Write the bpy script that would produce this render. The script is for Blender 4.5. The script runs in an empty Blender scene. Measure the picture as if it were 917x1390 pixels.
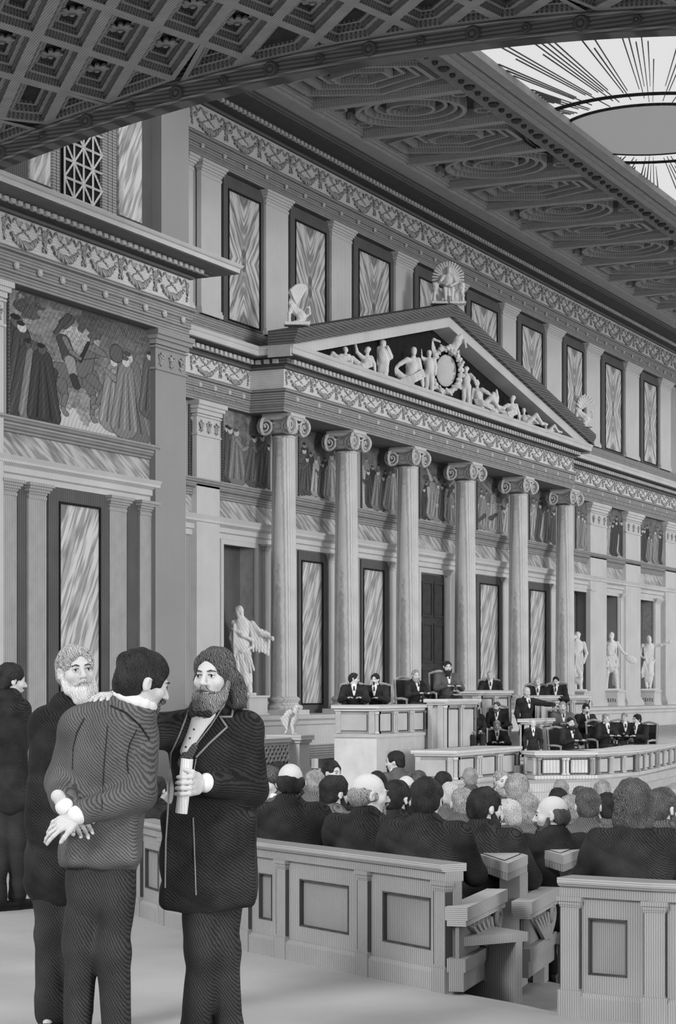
WORLD, SKYL, SUN, EXPO = 0.68, 0, 1.7, 0.1
import bpy, math, random
import numpy as np
from mathutils import Vector, Matrix
random.seed(7)
PI = math.pi
COL = bpy.context.scene.collection
# ---------------------------------------------------------------- survey of the hall
# hall axes: X along the temple-front wall, Y into that wall, Z up; the viewpoint stands at CAM
FOC, CXP, HOR = 2800.0, 458.5, 935.0
ANG = math.atan(1320 / 2800)
FWX, FWY = math.cos(ANG), math.sin(ANG)
RTX, RTY = math.sin(ANG), -math.cos(ANG)
CAM = (-53.63, -26.94, 1.6)
def W(px, py, D):
    l = (px - CXP) / FOC * D
    return Vector((CAM[0] + D * FWX + l * RTX, CAM[1] + D * FWY + l * RTY, 1.6 + (HOR - py) / FOC * D))
def onY(px, Y):
    k = (px - CXP) / FOC
    D = (Y - CAM[1]) / (FWY + k * RTY)
    return CAM[0] + D * (FWX + k * RTX), D
def XY(px, Y): return onY(px, Y)[0]
def onX(px, X):
    k = (px - CXP) / FOC
    D = (X - CAM[0]) / (FWX + k * RTX)
    return CAM[1] + D * (FWY + k * RTY), D
def ZY(px, py, Y): return 1.6 + (HOR - py) / FOC * onY(px, Y)[1]
ROTCAM = math.atan2(RTY, RTX)      # turns local x to the viewer's right, local y away

# ---------------------------------------------------------------- materials (all greys, engraved look)
MATS = {}
def _nodes(name):
    m = bpy.data.materials.new(name); m.use_nodes = True
    nt = m.node_tree; nt.nodes.clear()
    out = nt.nodes.new('ShaderNodeOutputMaterial'); b = nt.nodes.new('ShaderNodeBsdfPrincipled')
    nt.links.new(b.outputs[0], out.inputs[0])
    b.inputs['Roughness'].default_value = .85
    b.inputs['Specular IOR Level'].default_value = .2
    return m, nt, b
def g(v): return (v, v, v, 1)
def mat(name, v, v2=None, rot=(0, 0, 0), scale=6.0, dist=1.0, width=.5, noise=.15, nscale=3.0, rough=.85, coord='Object'):
    """grey surface engraved with fine lines of tone v2 running along one direction"""
    if name in MATS: return MATS[name]
    m, nt, b = _nodes(name); N = nt.nodes; L = nt.links
    b.inputs['Roughness'].default_value = rough
    tc = N.new('ShaderNodeTexCoord'); mp = N.new('ShaderNodeMapping')
    mp.inputs['Rotation'].default_value = rot
    L.new(tc.outputs[coord], mp.inputs[0])
    if v2 is None: v2 = v
    wv = N.new('ShaderNodeTexWave'); wv.wave_type = 'BANDS'; wv.bands_direction = 'X'
    wv.inputs['Scale'].default_value = scale; wv.inputs['Distortion'].default_value = dist
    wv.inputs['Detail'].default_value = 1.0; wv.inputs['Detail Scale'].default_value = 1.5
    L.new(mp.outputs[0], wv.inputs[0])
    cr = N.new('ShaderNodeValToRGB'); e = cr.color_ramp.elements
    e[0].position = max(0, width - .25); e[0].color = g(v2); e[1].position = min(1, width + .2); e[1].color = g(v)
    L.new(wv.outputs['Fac'], cr.inputs[0])
    nz = N.new('ShaderNodeTexNoise'); nz.inputs['Scale'].default_value = nscale; nz.inputs['Detail'].default_value = 4
    L.new(tc.outputs[coord], nz.inputs[0])
    mr = N.new('ShaderNodeMapRange'); mr.inputs[1].default_value = .3; mr.inputs[2].default_value = .7
    mr.inputs[3].default_value = 1 - noise; mr.inputs[4].default_value = 1 + noise
    L.new(nz.outputs['Fac'], mr.inputs[0])
    mx = N.new('ShaderNodeVectorMath'); mx.operation = 'SCALE'
    L.new(cr.outputs[0], mx.inputs[0]); L.new(mr.outputs[0], mx.inputs['Scale'])
    L.new(mx.outputs[0], b.inputs['Base Color'])
    MATS[name] = m; return m
def marble(name, light, dark, ang=55, mirror=True, knot=0, zc=0.0, fine=9.0):
    """book-matched veined marble; local x is the panel width, z its height"""
    if name in MATS: return MATS[name]
    m, nt, b = _nodes(name); N = nt.nodes; L = nt.links
    b.inputs['Roughness'].default_value = .6
    tc = N.new('ShaderNodeTexCoord'); sp = N.new('ShaderNodeSeparateXYZ'); L.new(tc.outputs['Object'], sp.inputs[0])
    def M(op, a, c=None):
        n = N.new('ShaderNodeMath'); n.operation = op
        for i, q in enumerate((a, c)):
            if q is None: continue
            if isinstance(q, (int, float)): n.inputs[i].default_value = q
            else: L.new(q, n.inputs[i])
        return n.outputs[0]
    x, z = sp.outputs[0], M('SUBTRACT', sp.outputs[2], zc)
    ax = M('ABSOLUTE', x) if mirror else x
    if knot: z = M('ABSOLUTE', z)
    a = math.radians(ang); ca, sa = math.cos(a), math.sin(a)
    u = M('ADD', M('MULTIPLY', ax, ca), M('MULTIPLY', z, sa))      # along the vein
    v = M('SUBTRACT', M('MULTIPLY', z, ca), M('MULTIPLY', ax, sa))  # across
    def nz(su, sv, det, off):
        cb = N.new('ShaderNodeCombineXYZ'); L.new(M('MULTIPLY', u, su), cb.inputs[0]); L.new(M('MULTIPLY', v, sv), cb.inputs[1])
        cb.inputs[2].default_value = off
        n = N.new('ShaderNodeTexNoise'); n.inputs['Scale'].default_value = 1; n.inputs['Detail'].default_value = det
        L.new(cb.outputs[0], n.inputs[0]); return n.outputs['Fac']
    n1 = nz(.9, fine, 2.5, 0); n2 = nz(.8, 2.6, 1, 5)
    def ramp(f, p0, p1, c0, c1):
        r = N.new('ShaderNodeValToRGB'); r.color_ramp.elements[0].position = p0; r.color_ramp.elements[1].position = p1
        r.color_ramp.elements[0].color = g(c0); r.color_ramp.elements[1].color = g(c1); L.new(f, r.inputs[0]); return r.outputs[0]
    c1 = ramp(n1, .42, .54, dark / light, 1); c2 = ramp(n2, .36, .5, .62, 1)
    t = M('MULTIPLY', M('MULTIPLY', c1, c2), light)
    if knot:
        r = M('SQRT', M('ADD', M('POWER', M('MULTIPLY', x, 1 / .17), 2), M('POWER', M('MULTIPLY', z, 1 / .36), 2)))
        k = ramp(r, .9, 1.0, .45, 1); t = M('MULTIPLY', t, k)
    cb = N.new('ShaderNodeCombineXYZ')
    for i in range(3): L.new(t, cb.inputs[i])
    L.new(cb.outputs[0], b.inputs['Base Color'])
    MATS[name] = m; return m
def paint_mat():
    m, nt, b = _nodes('painted_canvas'); N = nt.nodes
    at = N.new('ShaderNodeAttribute'); at.attribute_name = 'tone'
    nt.links.new(at.outputs['Color'], b.inputs['Base Color']); return m

# ---------------------------------------------------------------- mesh builder
class MB:
    def __init__(s): s.v = []; s.f = []
    def add(s, vs, fs):
        n = len(s.v); s.v += [tuple(p) for p in vs]; s.f += [tuple(i + n for i in f) for f in fs]; return s
    def box(s, x0, x1, y0, y1, z0, z1):
        if x0 > x1: x0, x1 = x1, x0
        if y0 > y1: y0, y1 = y1, y0
        vs = [(x, y, z) for z in (z0, z1) for y in (y0, y1) for x in (x0, x1)]
        return s.add(vs, [(0, 2, 3, 1), (4, 5, 7, 6), (0, 1, 5, 4), (2, 6, 7, 3), (0, 4, 6, 2), (1, 3, 7, 5)])
    def prism(s, pts, z0, z1):
        n = len(pts)
        if sum(pts[i][0] * pts[(i + 1) % n][1] - pts[(i + 1) % n][0] * pts[i][1] for i in range(n)) < 0: pts = pts[::-1]
        vs = [(p[0], p[1], z0) for p in pts] + [(p[0], p[1], z1) for p in pts]
        return s.add(vs, [tuple(range(n - 1, -1, -1)), tuple(range(n, 2 * n))] + [(i, (i + 1) % n, n + (i + 1) % n, n + i) for i in range(n)])
    def loft(s, rings, caps=True, closed=True):
        n = len(rings[0]); vs = [p for r in rings for p in r]; fs = []
        for k in range(len(rings) - 1):
            for i in range(n if closed else n - 1):
                j = (i + 1) % n
                fs.append((k * n + i, k * n + j, (k + 1) * n + j, (k + 1) * n + i))
        if caps: fs += [tuple(range(n - 1, -1, -1)), tuple((len(rings) - 1) * n + i for i in range(n))]
        return s.add(vs, fs)
    def sweep(s, path, prof):
        """moulding: path = plan points, prof = closed list (out, z); out is to the right of travel"""
        rings = []; P = [Vector(p) for p in path]
        for i, p in enumerate(P):
            d0 = (p - P[i - 1]).normalized() if i else (P[1] - p).normalized()
            d1 = (P[i + 1] - p).normalized() if i < len(P) - 1 else d0
            n0, n1 = Vector((d0.y, -d0.x)), Vector((d1.y, -d1.x))
            m = (n0 + n1).normalized(); m = m / max(.3, m.dot(n0))
            rings.append([(p.x + m.x * o, p.y + m.y * o, z) for o, z in prof])
        return s.loft(rings)
    def lathe(s, cx, cy, prof, n=24, arc=None):
        rings = [[(cx + r * math.cos(2 * PI * i / n), cy + r * math.sin(2 * PI * i / n), z) for i in range(n)] for r, z in prof]
        return s.loft(rings)
    def tube(s, pts, r, n=8):
        P = [Vector(p) for p in pts]; R = r if isinstance(r, (list, tuple)) else [r] * len(P); rings = []
        up = Vector((0, 0, 1)); prev = None
        for i, p in enumerate(P):
            t = (P[min(i + 1, len(P) - 1)] - P[max(i - 1, 0)]).normalized()
            a = prev if prev is not None else (up if abs(t.z) < .9 else Vector((1, 0, 0)))
            a = (a - t * a.dot(t)).normalized(); prev = a; b = t.cross(a)
            rings.append([tuple(p + a * (R[i] * math.cos(2 * PI * k / n)) + b * (R[i] * math.sin(2 * PI * k / n))) for k in range(n)])
        return s.loft(rings)
    def ball(s, c, r, n=10, m=6):
        if not isinstance(r, (tuple, list)): r = (r, r, r)
        rings = []
        for j in range(m + 1):
            t = PI * (j + .02 * (j == 0) - .02 * (j == m)) / m
            rings.append([(c[0] + r[0] * math.sin(t) * math.cos(2 * PI * i / n), c[1] + r[1] * math.sin(t) * math.sin(2 * PI * i / n), c[2] - r[2] * math.cos(t)) for i in range(n)])
        return s.loft(rings)
    def frame(s, x0, x1, z0, z1, w, y0, y1, wz=None):
        wz = wz or w
        s.box(x0, x0 + w, y0, y1, z0, z1); s.box(x1 - w, x1, y0, y1, z0, z1)
        s.box(x0 + w, x1 - w, y0, y1, z0, z0 + wz); s.box(x0 + w, x1 - w, y0, y1, z1 - wz, z1); return s
    def build(s, name, m, parent=None, smooth=None, origin=None, local=False, me_only=False):
        V = np.array(s.v, dtype=np.float64)
        if local: o = Vector((0, 0, 0)) if origin is None else Vector(origin)
        elif origin is not None: o = Vector(origin)
        else: o = Vector(((V[:, 0].min() + V[:, 0].max()) / 2, (V[:, 1].min() + V[:, 1].max()) / 2, V[:, 2].min()))
        me = bpy.data.meshes.new(name)
        me.from_pydata([tuple(p) for p in (V - np.array(o))], [], s.f); me.materials.append(m)
        if smooth is not None:
            me.polygons.foreach_set('use_smooth', [True] * len(me.polygons)); me.set_sharp_from_angle(angle=math.radians(smooth))
        me.update()
        if me_only: return me
        ob = bpy.data.objects.new(name, me); COL.objects.link(ob)
        if parent is not None:
            ob.parent = parent
            ob.location = o if local else o - WL(parent)
        else: ob.location = o
        return ob
def WL(o):
    l = Vector(o.location)
    while o.parent: o = o.parent; l += Vector(o.location)
    return l
def tag(o, label=None, cat=None, group=None, kind=None):
    if label: o['label'] = label
    if cat: o['category'] = cat
    if group: o['group'] = group
    if kind: o['kind'] = kind
    return o
def empty(name, loc, label=None, cat=None, group=None, kind=None, rz=0, scale=1):
    o = bpy.data.objects.new(name, None); o.location = loc; o.rotation_euler = (0, 0, rz); o.scale = (scale,) * 3
    o.empty_display_size = .2; COL.objects.link(o); return tag(o, label, cat, group, kind)
def kid(o, parent, loc=None):
    """copy of a part under another thing"""
    c = o.copy(); COL.objects.link(c); c.parent = parent
    if loc is not None: c.location = loc
    return c
def copytree(o, parent=None):
    c = o.copy(); COL.objects.link(c); c.parent = parent
    for ch in list(o.children): copytree(ch, c)
    return c
def structure(o): o['kind'] = 'structure'; return o

# ---------------------------------------------------------------- sculpting by blended volumes
def _rot(yaw=0, pitch=0, roll=0):
    return np.array(Matrix.Rotation(yaw, 3, 'Z') @ Matrix.Rotation(pitch, 3, 'X') @ Matrix.Rotation(roll, 3, 'Y'))
class Sculpt:
    """list of primitives blended into ONE continuous surface"""
    def __init__(s, k=.03): s.p = []; s.k = k; s.disp = None
    def cone(s, a, b, ra, rb=None, k=None, flat=None, op='+'):
        s.p.append(('c', np.array(a, float), np.array(b, float), ra, ra if rb is None else rb, s.k if k is None else k, flat, op)); return s
    def chain(s, pts, rs, k=None, flat=None):
        for i in range(len(pts) - 1): s.cone(pts[i], pts[i + 1], rs[i], rs[i + 1], k, flat)
        return s
    def ell(s, c, r, R=None, k=None, op='+'):
        s.p.append(('e', np.array(c, float), np.array(r, float), R, 0, s.k if k is None else k, None, op)); return s
    def box(s, c, h, R=None, rad=.01, k=None, op='+'):
        s.p.append(('b', np.array(c, float), np.array(h, float), R, rad, s.k if k is None else k, None, op)); return s
    def xf(s, R, t):
        """move every primitive"""
        q = []; t = np.array(t, float)
        for (ty, a, b, c, d, k, fl, op) in s.p:
            if ty == 'c': q.append((ty, R @ a + t, R @ b + t, c, d, k, None if fl is None else (R @ np.array(fl[0], float), fl[1]), op))
            else: q.append((ty, R @ a + t, b, R if c is None else R @ c, d, k, fl, op))
        s.p = q; return s
    def merge(s, o): s.p += o.p; return s
    def mesh(s, name, h, m):
        lo = np.array([1e9] * 3); hi = -lo
        for (ty, a, b, c, d, k, fl, op) in s.p:
            if op != '+': continue
            if ty == 'c': mn, mx = np.minimum(a - c, b - d), np.maximum(a + c, b + d)
            else:
                r = np.linalg.norm(b) if c is not None and ty == 'b' else (b if c is None else np.abs(c) @ b)
                r = r + (d if ty == 'b' else 0); mn, mx = a - r, a + r
            lo = np.minimum(lo, mn); hi = np.maximum(hi, mx)
        pad = s.k + 3 * h + .01; lo -= pad; hi += pad
        n = np.ceil((hi - lo) / h).astype(int) + 1
        F = np.full(tuple(n), .5, np.float32)
        ax = [lo[i] + h * np.arange(n[i]) for i in range(3)]
        for (ty, a, b, c, d, k, fl, op) in s.p:
            if ty == 'c': mn, mx = np.minimum(a - c, b - d), np.maximum(a + c, b + d)
            else:
                r = np.linalg.norm(b) if c is not None and ty == 'b' else (b if c is None else np.abs(c) @ b)
                r = r + (d if ty == 'b' else 0); mn, mx = a - r, a + r
            mg = k * 1.2 + 2.5 * h
            i0 = np.maximum(0, np.floor((mn - mg - lo) / h).astype(int)); i1 = np.minimum(n, np.ceil((mx + mg - lo) / h).astype(int) + 1)
            if (i1 <= i0).any(): continue
            sl = tuple(slice(i0[i], i1[i]) for i in range(3))
            X, Y, Z = np.meshgrid(ax[0][sl[0]], ax[1][sl[1]], ax[2][sl[2]], indexing='ij', sparse=True)
            if ty == 'c':
                if fl is not None:
                    nn = np.array(fl[0], float); nn /= np.linalg.norm(nn); q = 1 / fl[1] - 1
                    dt = (X - a[0]) * nn[0] + (Y - a[1]) * nn[1] + (Z - a[2]) * nn[2]
                    px, py, pz = X - a[0] + q * dt * nn[0], Y - a[1] + q * dt * nn[1], Z - a[2] + q * dt * nn[2]
                    ba = b - a; ba = ba + q * ba.dot(nn) * nn
                else:
                    px, py, pz = X - a[0], Y - a[1], Z - a[2]; ba = b - a
                L2 = max(1e-9, float(ba.dot(ba)))
                t = np.clip((px * ba[0] + py * ba[1] + pz * ba[2]) / L2, 0, 1)
                D = np.sqrt((px - t * ba[0]) ** 2 + (py - t * ba[1]) ** 2 + (pz - t * ba[2]) ** 2) - (c + (d - c) * t)
            else:
                px, py, pz = X - a[0], Y - a[1], Z - a[2]
                if c is not None:
                    Rt = np.asarray(c).T
                    px, py, pz = (Rt[i][0] * px + Rt[i][1] * py + Rt[i][2] * pz for i in range(3))
                if ty == 'e':
                    k0 = np.sqrt((px / b[0]) ** 2 + (py / b[1]) ** 2 + (pz / b[2]) ** 2)
                    k1 = np.sqrt((px / b[0] ** 2) ** 2 + (py / b[1] ** 2) ** 2 + (pz / b[2] ** 2) ** 2) + 1e-6
                    D = np.where(k0 < 1e-4, -b.min(), k0 * (k0 - 1) / k1)
                else:
                    qx, qy, qz = np.abs(px) - b[0], np.abs(py) - b[1], np.abs(pz) - b[2]
                    D = np.sqrt(np.maximum(qx, 0) ** 2 + np.maximum(qy, 0) ** 2 + np.maximum(qz, 0) ** 2) + np.minimum(np.maximum(qx, np.maximum(qy, qz)), 0) - d
            G = F[sl]
            if op == '+':
                hh = np.clip(.5 + .5 * (G - D) / max(k, 1e-4), 0, 1); F[sl] = G + (D - G) * hh - k * hh * (1 - hh)
            elif op == '-':
                hh = np.clip(.5 - .5 * (G + D) / max(k, 1e-4), 0, 1); F[sl] = G + (-D - G) * hh + k * hh * (1 - hh)
        if s.disp is not None:
            X, Y, Z = np.meshgrid(ax[0], ax[1], ax[2], indexing='ij', sparse=True)
            F = F + s.disp(X, Y, Z).astype(np.float32)
        F[0] = F[-1] = .5; F[:, 0] = F[:, -1] = .5; F[:, :, 0] = F[:, :, -1] = .5
        V, Q = nets(F); V = V * h + lo
        me = bpy.data.meshes.new(name)
        me.vertices.add(len(V)); me.vertices.foreach_set('co', V.astype(np.float32).ravel())
        me.loops.add(Q.size); me.loops.foreach_set('vertex_index', Q.astype(np.int32).ravel())
        me.polygons.add(len(Q)); me.polygons.foreach_set('loop_start', np.arange(0, Q.size, 4, dtype=np.int32))
        me.update(calc_edges=True); me.validate()
        me.polygons.foreach_set('use_smooth', [True] * len(me.polygons)); me.materials.append(m)
        return me
    def obj(s, name, h, m, parent=None, loc=(0, 0, 0)):
        ob = bpy.data.objects.new(name, s.mesh(name, h, m)); COL.objects.link(ob); ob.parent = parent; ob.location = loc; return ob
def nets(F):
    nx, ny, nz = F.shape; S = F < 0
    cnt = np.zeros((nx - 1, ny - 1, nz - 1), np.int8); C = [(i, j, k) for i in (0, 1) for j in (0, 1) for k in (0, 1)]
    for i, j, k in C: cnt += S[i:nx - 1 + i, j:ny - 1 + j, k:nz - 1 + k]
    A = np.argwhere((cnt > 0) & (cnt < 8)); idx = np.full(cnt.shape, -1, np.int64); idx[tuple(A.T)] = np.arange(len(A))
    P = np.zeros((len(A), 3)); W_ = np.zeros(len(A))
    vals = {c: F[A[:, 0] + c[0], A[:, 1] + c[1], A[:, 2] + c[2]] for c in C}
    for c in C:
        for ax in range(3):
            if c[ax]: continue
            d = list(c); d[ax] = 1; a, b = vals[c], vals[tuple(d)]
            x = (a < 0) != (b < 0); t = np.where(x, a / np.where(x, a - b, 1), 0)
            q = np.tile(np.array(c, float), (len(A), 1)); q[:, ax] += t
            P += q * x[:, None]; W_ += x
    V = A + P / W_[:, None]; Q = []
    for ax in range(3):
        u, v = [(1, 2), (2, 0), (0, 1)][ax]
        a = [slice(1, -1)] * 3; b = [slice(1, -1)] * 3; a[ax] = slice(0, -1); b[ax] = slice(1, None)
        s0, s1 = S[tuple(a)], S[tuple(b)]
        for flip, mk in ((0, s0 & ~s1), (1, ~s0 & s1)):
            E = np.argwhere(mk)
            if not len(E): continue
            o = np.ones(3, int); o[ax] = 0; E = E + o
            def cell(du, dv):
                c = E.copy(); c[:, u] -= du; c[:, v] -= dv; return idx[tuple(c.T)]
            q = np.stack([cell(1, 1), cell(0, 1), cell(0, 0), cell(1, 0)], 1)
            Q.append(q[:, ::-1] if flip else q)
    return V, np.concatenate(Q)
def folds(amp, f=30, ax=(1, .3, .2), warp=3.0):
    def d(X, Y, Z):
        p = ax[0] * X + ax[1] * Y + ax[2] * Z
        w = np.sin(7 * X + 1.3) + np.sin(9 * Y + 2 * Z) + np.sin(8 * Z + 5 * X)
        return amp * np.sin(f * p + warp * w * .6) * (.6 + .4 * np.sin(5 * Z + 4 * Y + 3 * X))
    return d
def creases(amp, f=14):
    """broad soft cloth creases with sharper valleys"""
    def d(X, Y, Z):
        p = f * (.75 * Z + .45 * X + .2 * Y) + 1.6 * np.sin(5 * X + 2.2 * Z) + 1.2 * np.sin(6 * Z - 4 * Y + 1)
        q = f * 1.3 * (.5 * Z - .8 * X) + 1.5 * np.sin(4 * Z + 3 * Y)
        return amp * (1 - 2 * np.abs(np.sin(p))) * (.55 + .45 * np.sin(3.1 * Z + 4 * X)) + amp * .6 * (1 - 2 * np.abs(np.sin(q))) * (.5 + .5 * np.sin(5 * X - 3 * Z))
    return d
# ================================================================ tones
M_wall = mat('engraved_wall_stone', .42, .26, scale=4.2, dist=.6, noise=.08, nscale=.6)
M_light = mat('pale_marble', .62, .46, scale=4.6, dist=.5, width=.35, noise=.08, nscale=.8)
M_pier = mat('ruled_grey_marble', .40, .22, scale=4.2, dist=.3, noise=.06, nscale=.5)
M_shaft = mat('pale_column_marble', .66, .44, scale=5.0, dist=1.2, width=.38, noise=.12, nscale=1.2)
M_dark = mat('dark_marble_frame', .13, .08, scale=4.0, dist=.5, noise=.15, nscale=1.0)
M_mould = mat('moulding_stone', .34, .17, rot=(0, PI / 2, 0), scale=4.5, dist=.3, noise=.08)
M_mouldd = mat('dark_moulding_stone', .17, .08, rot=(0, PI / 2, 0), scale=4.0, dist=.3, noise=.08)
M_friz = mat('frieze_ground', .70, .58, rot=(0, PI / 2, 0), scale=5, dist=.5, noise=.08)
M_relief = mat('relief_stucco', .46, .14, rot=(0, .6, 0), scale=5.5, dist=4.0, width=.4, noise=.25, nscale=6)
M_statue = mat('white_statue_marble', .80, .62, rot=(0, .5, 0), scale=6.0, dist=3, width=.3, noise=.06)
M_ceil = mat('ceiling_panel', .30, .18, rot=(0, 0, PI / 2), scale=4.0, dist=.4, noise=.12)
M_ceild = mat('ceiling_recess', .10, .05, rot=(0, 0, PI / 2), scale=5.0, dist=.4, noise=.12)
M_ceill = mat('ceiling_rib', .46, .32, rot=(0, 0, PI / 2), scale=4.0, dist=.3, noise=.08)
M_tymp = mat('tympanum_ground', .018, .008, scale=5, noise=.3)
M_wood = mat('dark_door_wood', .07, .04, scale=5, dist=1, noise=.2)
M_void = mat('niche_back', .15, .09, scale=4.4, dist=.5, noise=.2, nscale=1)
MB_up = marble('book_matched_marble_knot', .62, .24, ang=58, mirror=True, knot=1, fine=8)
MB_lo = marble('veined_marble_panel', .66, .34, ang=62, mirror=False, fine=9)
MB_band = marble('veined_marble_band', .50, .28, ang=-28, mirror=False, fine=10)

# ================================================================ key planes and heights
YE, YP, YW, YF = .75, .80, 1.0, -.35      # entablature face, pilaster face, wall, portico face
ZS = .85                                   # stylobate top
ZA, ZF0, ZF1, ZC1 = 9.55, 10.2, 10.77, 11.35   # architrave bottom, frieze, cornice top
XE = XY(1010, YE)                          # far end of the built wall
XL0 = XY(250, YE)
PX0, PX1 = XY(385, YF), XY(778, YF)        # portico entablature corners
def entab(path, za, zf0, zf1, zc, proj, n, mc=None):
    """architrave, frieze and cornice swept along the path: one trim"""
    t = zf0 - za
    arch = MB().sweep(path, [(-.6, za), (0, za), (0, za + t * .28), (.03, za + t * .28), (.03, za + t * .56), (.06, za + t * .56), (.06, za + t * .84), (.13, za + t * .9), (.13, zf0), (-.6, zf0)])
    o = structure(arch.build('trim_%d' % n, M_mould)); o['label'] = 'marble entablature'
    MB().sweep(path, [(-.6, zf0), (.0, zf0), (.0, zf1), (-.6, zf1)]).build('frieze', M_friz, o)
    h = zc - zf1
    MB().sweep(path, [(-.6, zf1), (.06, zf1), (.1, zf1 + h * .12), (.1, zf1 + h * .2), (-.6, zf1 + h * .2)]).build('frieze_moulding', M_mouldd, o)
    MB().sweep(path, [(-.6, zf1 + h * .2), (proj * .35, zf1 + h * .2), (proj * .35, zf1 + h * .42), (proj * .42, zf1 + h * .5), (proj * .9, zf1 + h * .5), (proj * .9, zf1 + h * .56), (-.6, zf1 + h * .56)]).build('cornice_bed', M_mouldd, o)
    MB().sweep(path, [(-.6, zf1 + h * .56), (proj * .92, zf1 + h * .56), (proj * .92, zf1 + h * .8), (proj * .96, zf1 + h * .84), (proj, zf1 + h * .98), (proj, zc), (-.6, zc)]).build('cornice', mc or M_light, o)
    # dentils along every run of the path
    d = MB(); P = [Vector(p) for p in path]
    for a, b in zip(P[:-1], P[1:]):
        L = (b - a).length; u = (b - a) / L; nrm = Vector((u.y, -u.x)); k = int(L / .26)
        for i in range(k):
            c = a + u * ((i + .5) * L / k); o0, o1 = proj * .3, proj * .35 + .09
            q = [c - u * .075 + nrm * o0, c + u * .075 + nrm * o0, c + u * .075 + nrm * o1, c - u * .075 + nrm * o1]
            d.prism([(p.x, p.y) for p in q], zf1 + h * .22, zf1 + h * .42)
    d.build('dentils', M_light, o)
    return o
def swag_mesh(L, h):
    """one garland swag with bow and ribbons, hung between two knots; faces -Y"""
    s = Sculpt(k=.02)
    n = 12
    for i in range(n + 1):
        t = i / n; x = (t - .5) * L * .9; z = h * (.28 - .62 * (1 - (2 * t - 1) ** 2)) + .0
        r = h * (.07 + .075 * (1 - abs(2 * t - 1))) * (1 + .18 * math.sin(i * 2.4))
        s.ell((x, -.03 + .012 * math.sin(i * 3.1), z + .01 * math.cos(i * 5)), (r * 1.1, r * .8, r))
    for sg in (-1, 1):      # hanging fruit bunch halves at the knots
        x = sg * L * .48
        s.ell((x, -.03, h * .26), (h * .1, .03, h * .12)); s.ell((x, -.025, -h * .0), (h * .07, .03, h * .16)); s.ell((x - sg * h * .04, -.03, -h * .25), (h * .06, .025, h * .1))
    for sg in (-1, 1):      # fluttering ribbons
        pts = [(sg * L * (.45 - .4 * t), -.02, h * (.34 + .1 * math.sin(t * 13))) for t in np.linspace(0, 1, 12)]
        s.chain(pts, [h * .035] * 12, k=.008)
        pts = [(sg * L * (.08 + .07 * math.sin(t * 8)), -.02, h * (.36 - .42 * t)) for t in np.linspace(0, 1, 9)]
        s.chain(pts, [h * .03] * 9, k=.008)
    s.disp = folds(.006, 60, (1, 0, 1), 2)
    return s
def garlands(par, X0, X1, Y, zf0, zf1, L, h_vox, side=None):
    n = max(1, round((X1 - X0) / L)); l = (X1 - X0) / n
    key = 'swag%.2f%.2f' % (l, zf1 - zf0)
    if key not in MATS: MATS[key] = swag_mesh(l, zf1 - zf0).mesh('garland', h_vox, M_relief)
    for i in range(n):
        o = bpy.data.objects.new('garland', MATS[key]); COL.objects.link(o); o.parent = par
        o.location = Vector((X0 + (i + .5) * l, Y, (zf0 + zf1) / 2 + .02)) - WL(par)
def rosettes(par, X0, X1, Y, z, n, r=.075):
    key = 'ros%.3f' % r
    if key not in MATS:
        mb = MB(); pr = [(r, 0), (r, .03), (r * .75, .05), (r * .5, .035), (r * .3, .07), (.002, .08)]
        rings = [[(a * math.cos(2 * PI * i / 12), -y, a * math.sin(2 * PI * i / 12)) for i in range(12)][::1] for a, y in pr]
        mb.loft(rings); MATS[key] = mb.build('rosette', M_light, me_only=True, local=True, smooth=50)
    for i in range(n):
        o = bpy.data.objects.new('rosette', MATS[key]); COL.objects.link(o); o.parent = par
        o.location = Vector((X0 + (i + .5) * (X1 - X0) / n, Y, z)) - WL(par)

# ---------------- floor of the arena (tiers and platform come later)
fl = structure(MB().box(-75, 52, -62, 3, -1.0, -.62).build('floor', mat('floor_boards', .40, .28, rot=(0, 0, ROTCAM + PI / 2), scale=7, dist=.6, noise=.1)))

# ---------------- back wall behind the portico
ZLg0, ZLg1 = 6.95, 7.42          # ledge under the frescoes
w = MB(); niches = [(301, 346), (776, 798), (816, 838), (866, 886)]
xs = [XL0 - 4] + [XY(p, YW) for nn in niches for p in nn] + [XE]
for i in range(0, len(xs), 2): w.box(xs[i], xs[i + 1], YW, YW + .9, -.6, 16.3)
for a, b in niches: w.box(XY(a, YW), XY(b, YW), YW, YW + .9, 5.75, 16.3); w.box(XY(a, YW), XY(b, YW), YW, YW + .9, -.6, ZS)
wall = structure(w.build('wall_main', M_wall, origin=(0, YW, 0)))
for i, (a, b) in enumerate(niches):
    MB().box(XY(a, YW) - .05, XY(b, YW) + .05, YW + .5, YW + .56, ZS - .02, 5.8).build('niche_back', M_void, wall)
    MB().frame(XY(a, YW) - .12, XY(b, YW) + .12, ZS - .1, 5.85, .14, YW - .05, YW + .02).build('niche_frame', M_light, wall)
# ledges and marble band under the frescoes
path = [(XL0 - 2, YW), (XE, YW)]
led = structure(MB().sweep(path, [(-.1, ZLg0), (.06, ZLg0), (.1, 7.06), (.1, 7.12), (.2, 7.2), (.2, 7.26), (.26, 7.34), (.26, ZLg1), (-.1, ZLg1)]).build('trim_1', M_mould))
MB().box(XL0 - 2, XE, YW - .03, YW, 6.42, ZLg0).build('marble_band', MB_band, led)
MB().sweep(path, [(-.1, 5.85), (.06, 5.85), (.06, 6.0), (.12, 6.03), (.12, 6.16), (.24, 6.24), (.24, 6.3), (.3, 6.42), (-.1, 6.42)]).build('lower_cornice', M_light, led)

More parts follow.
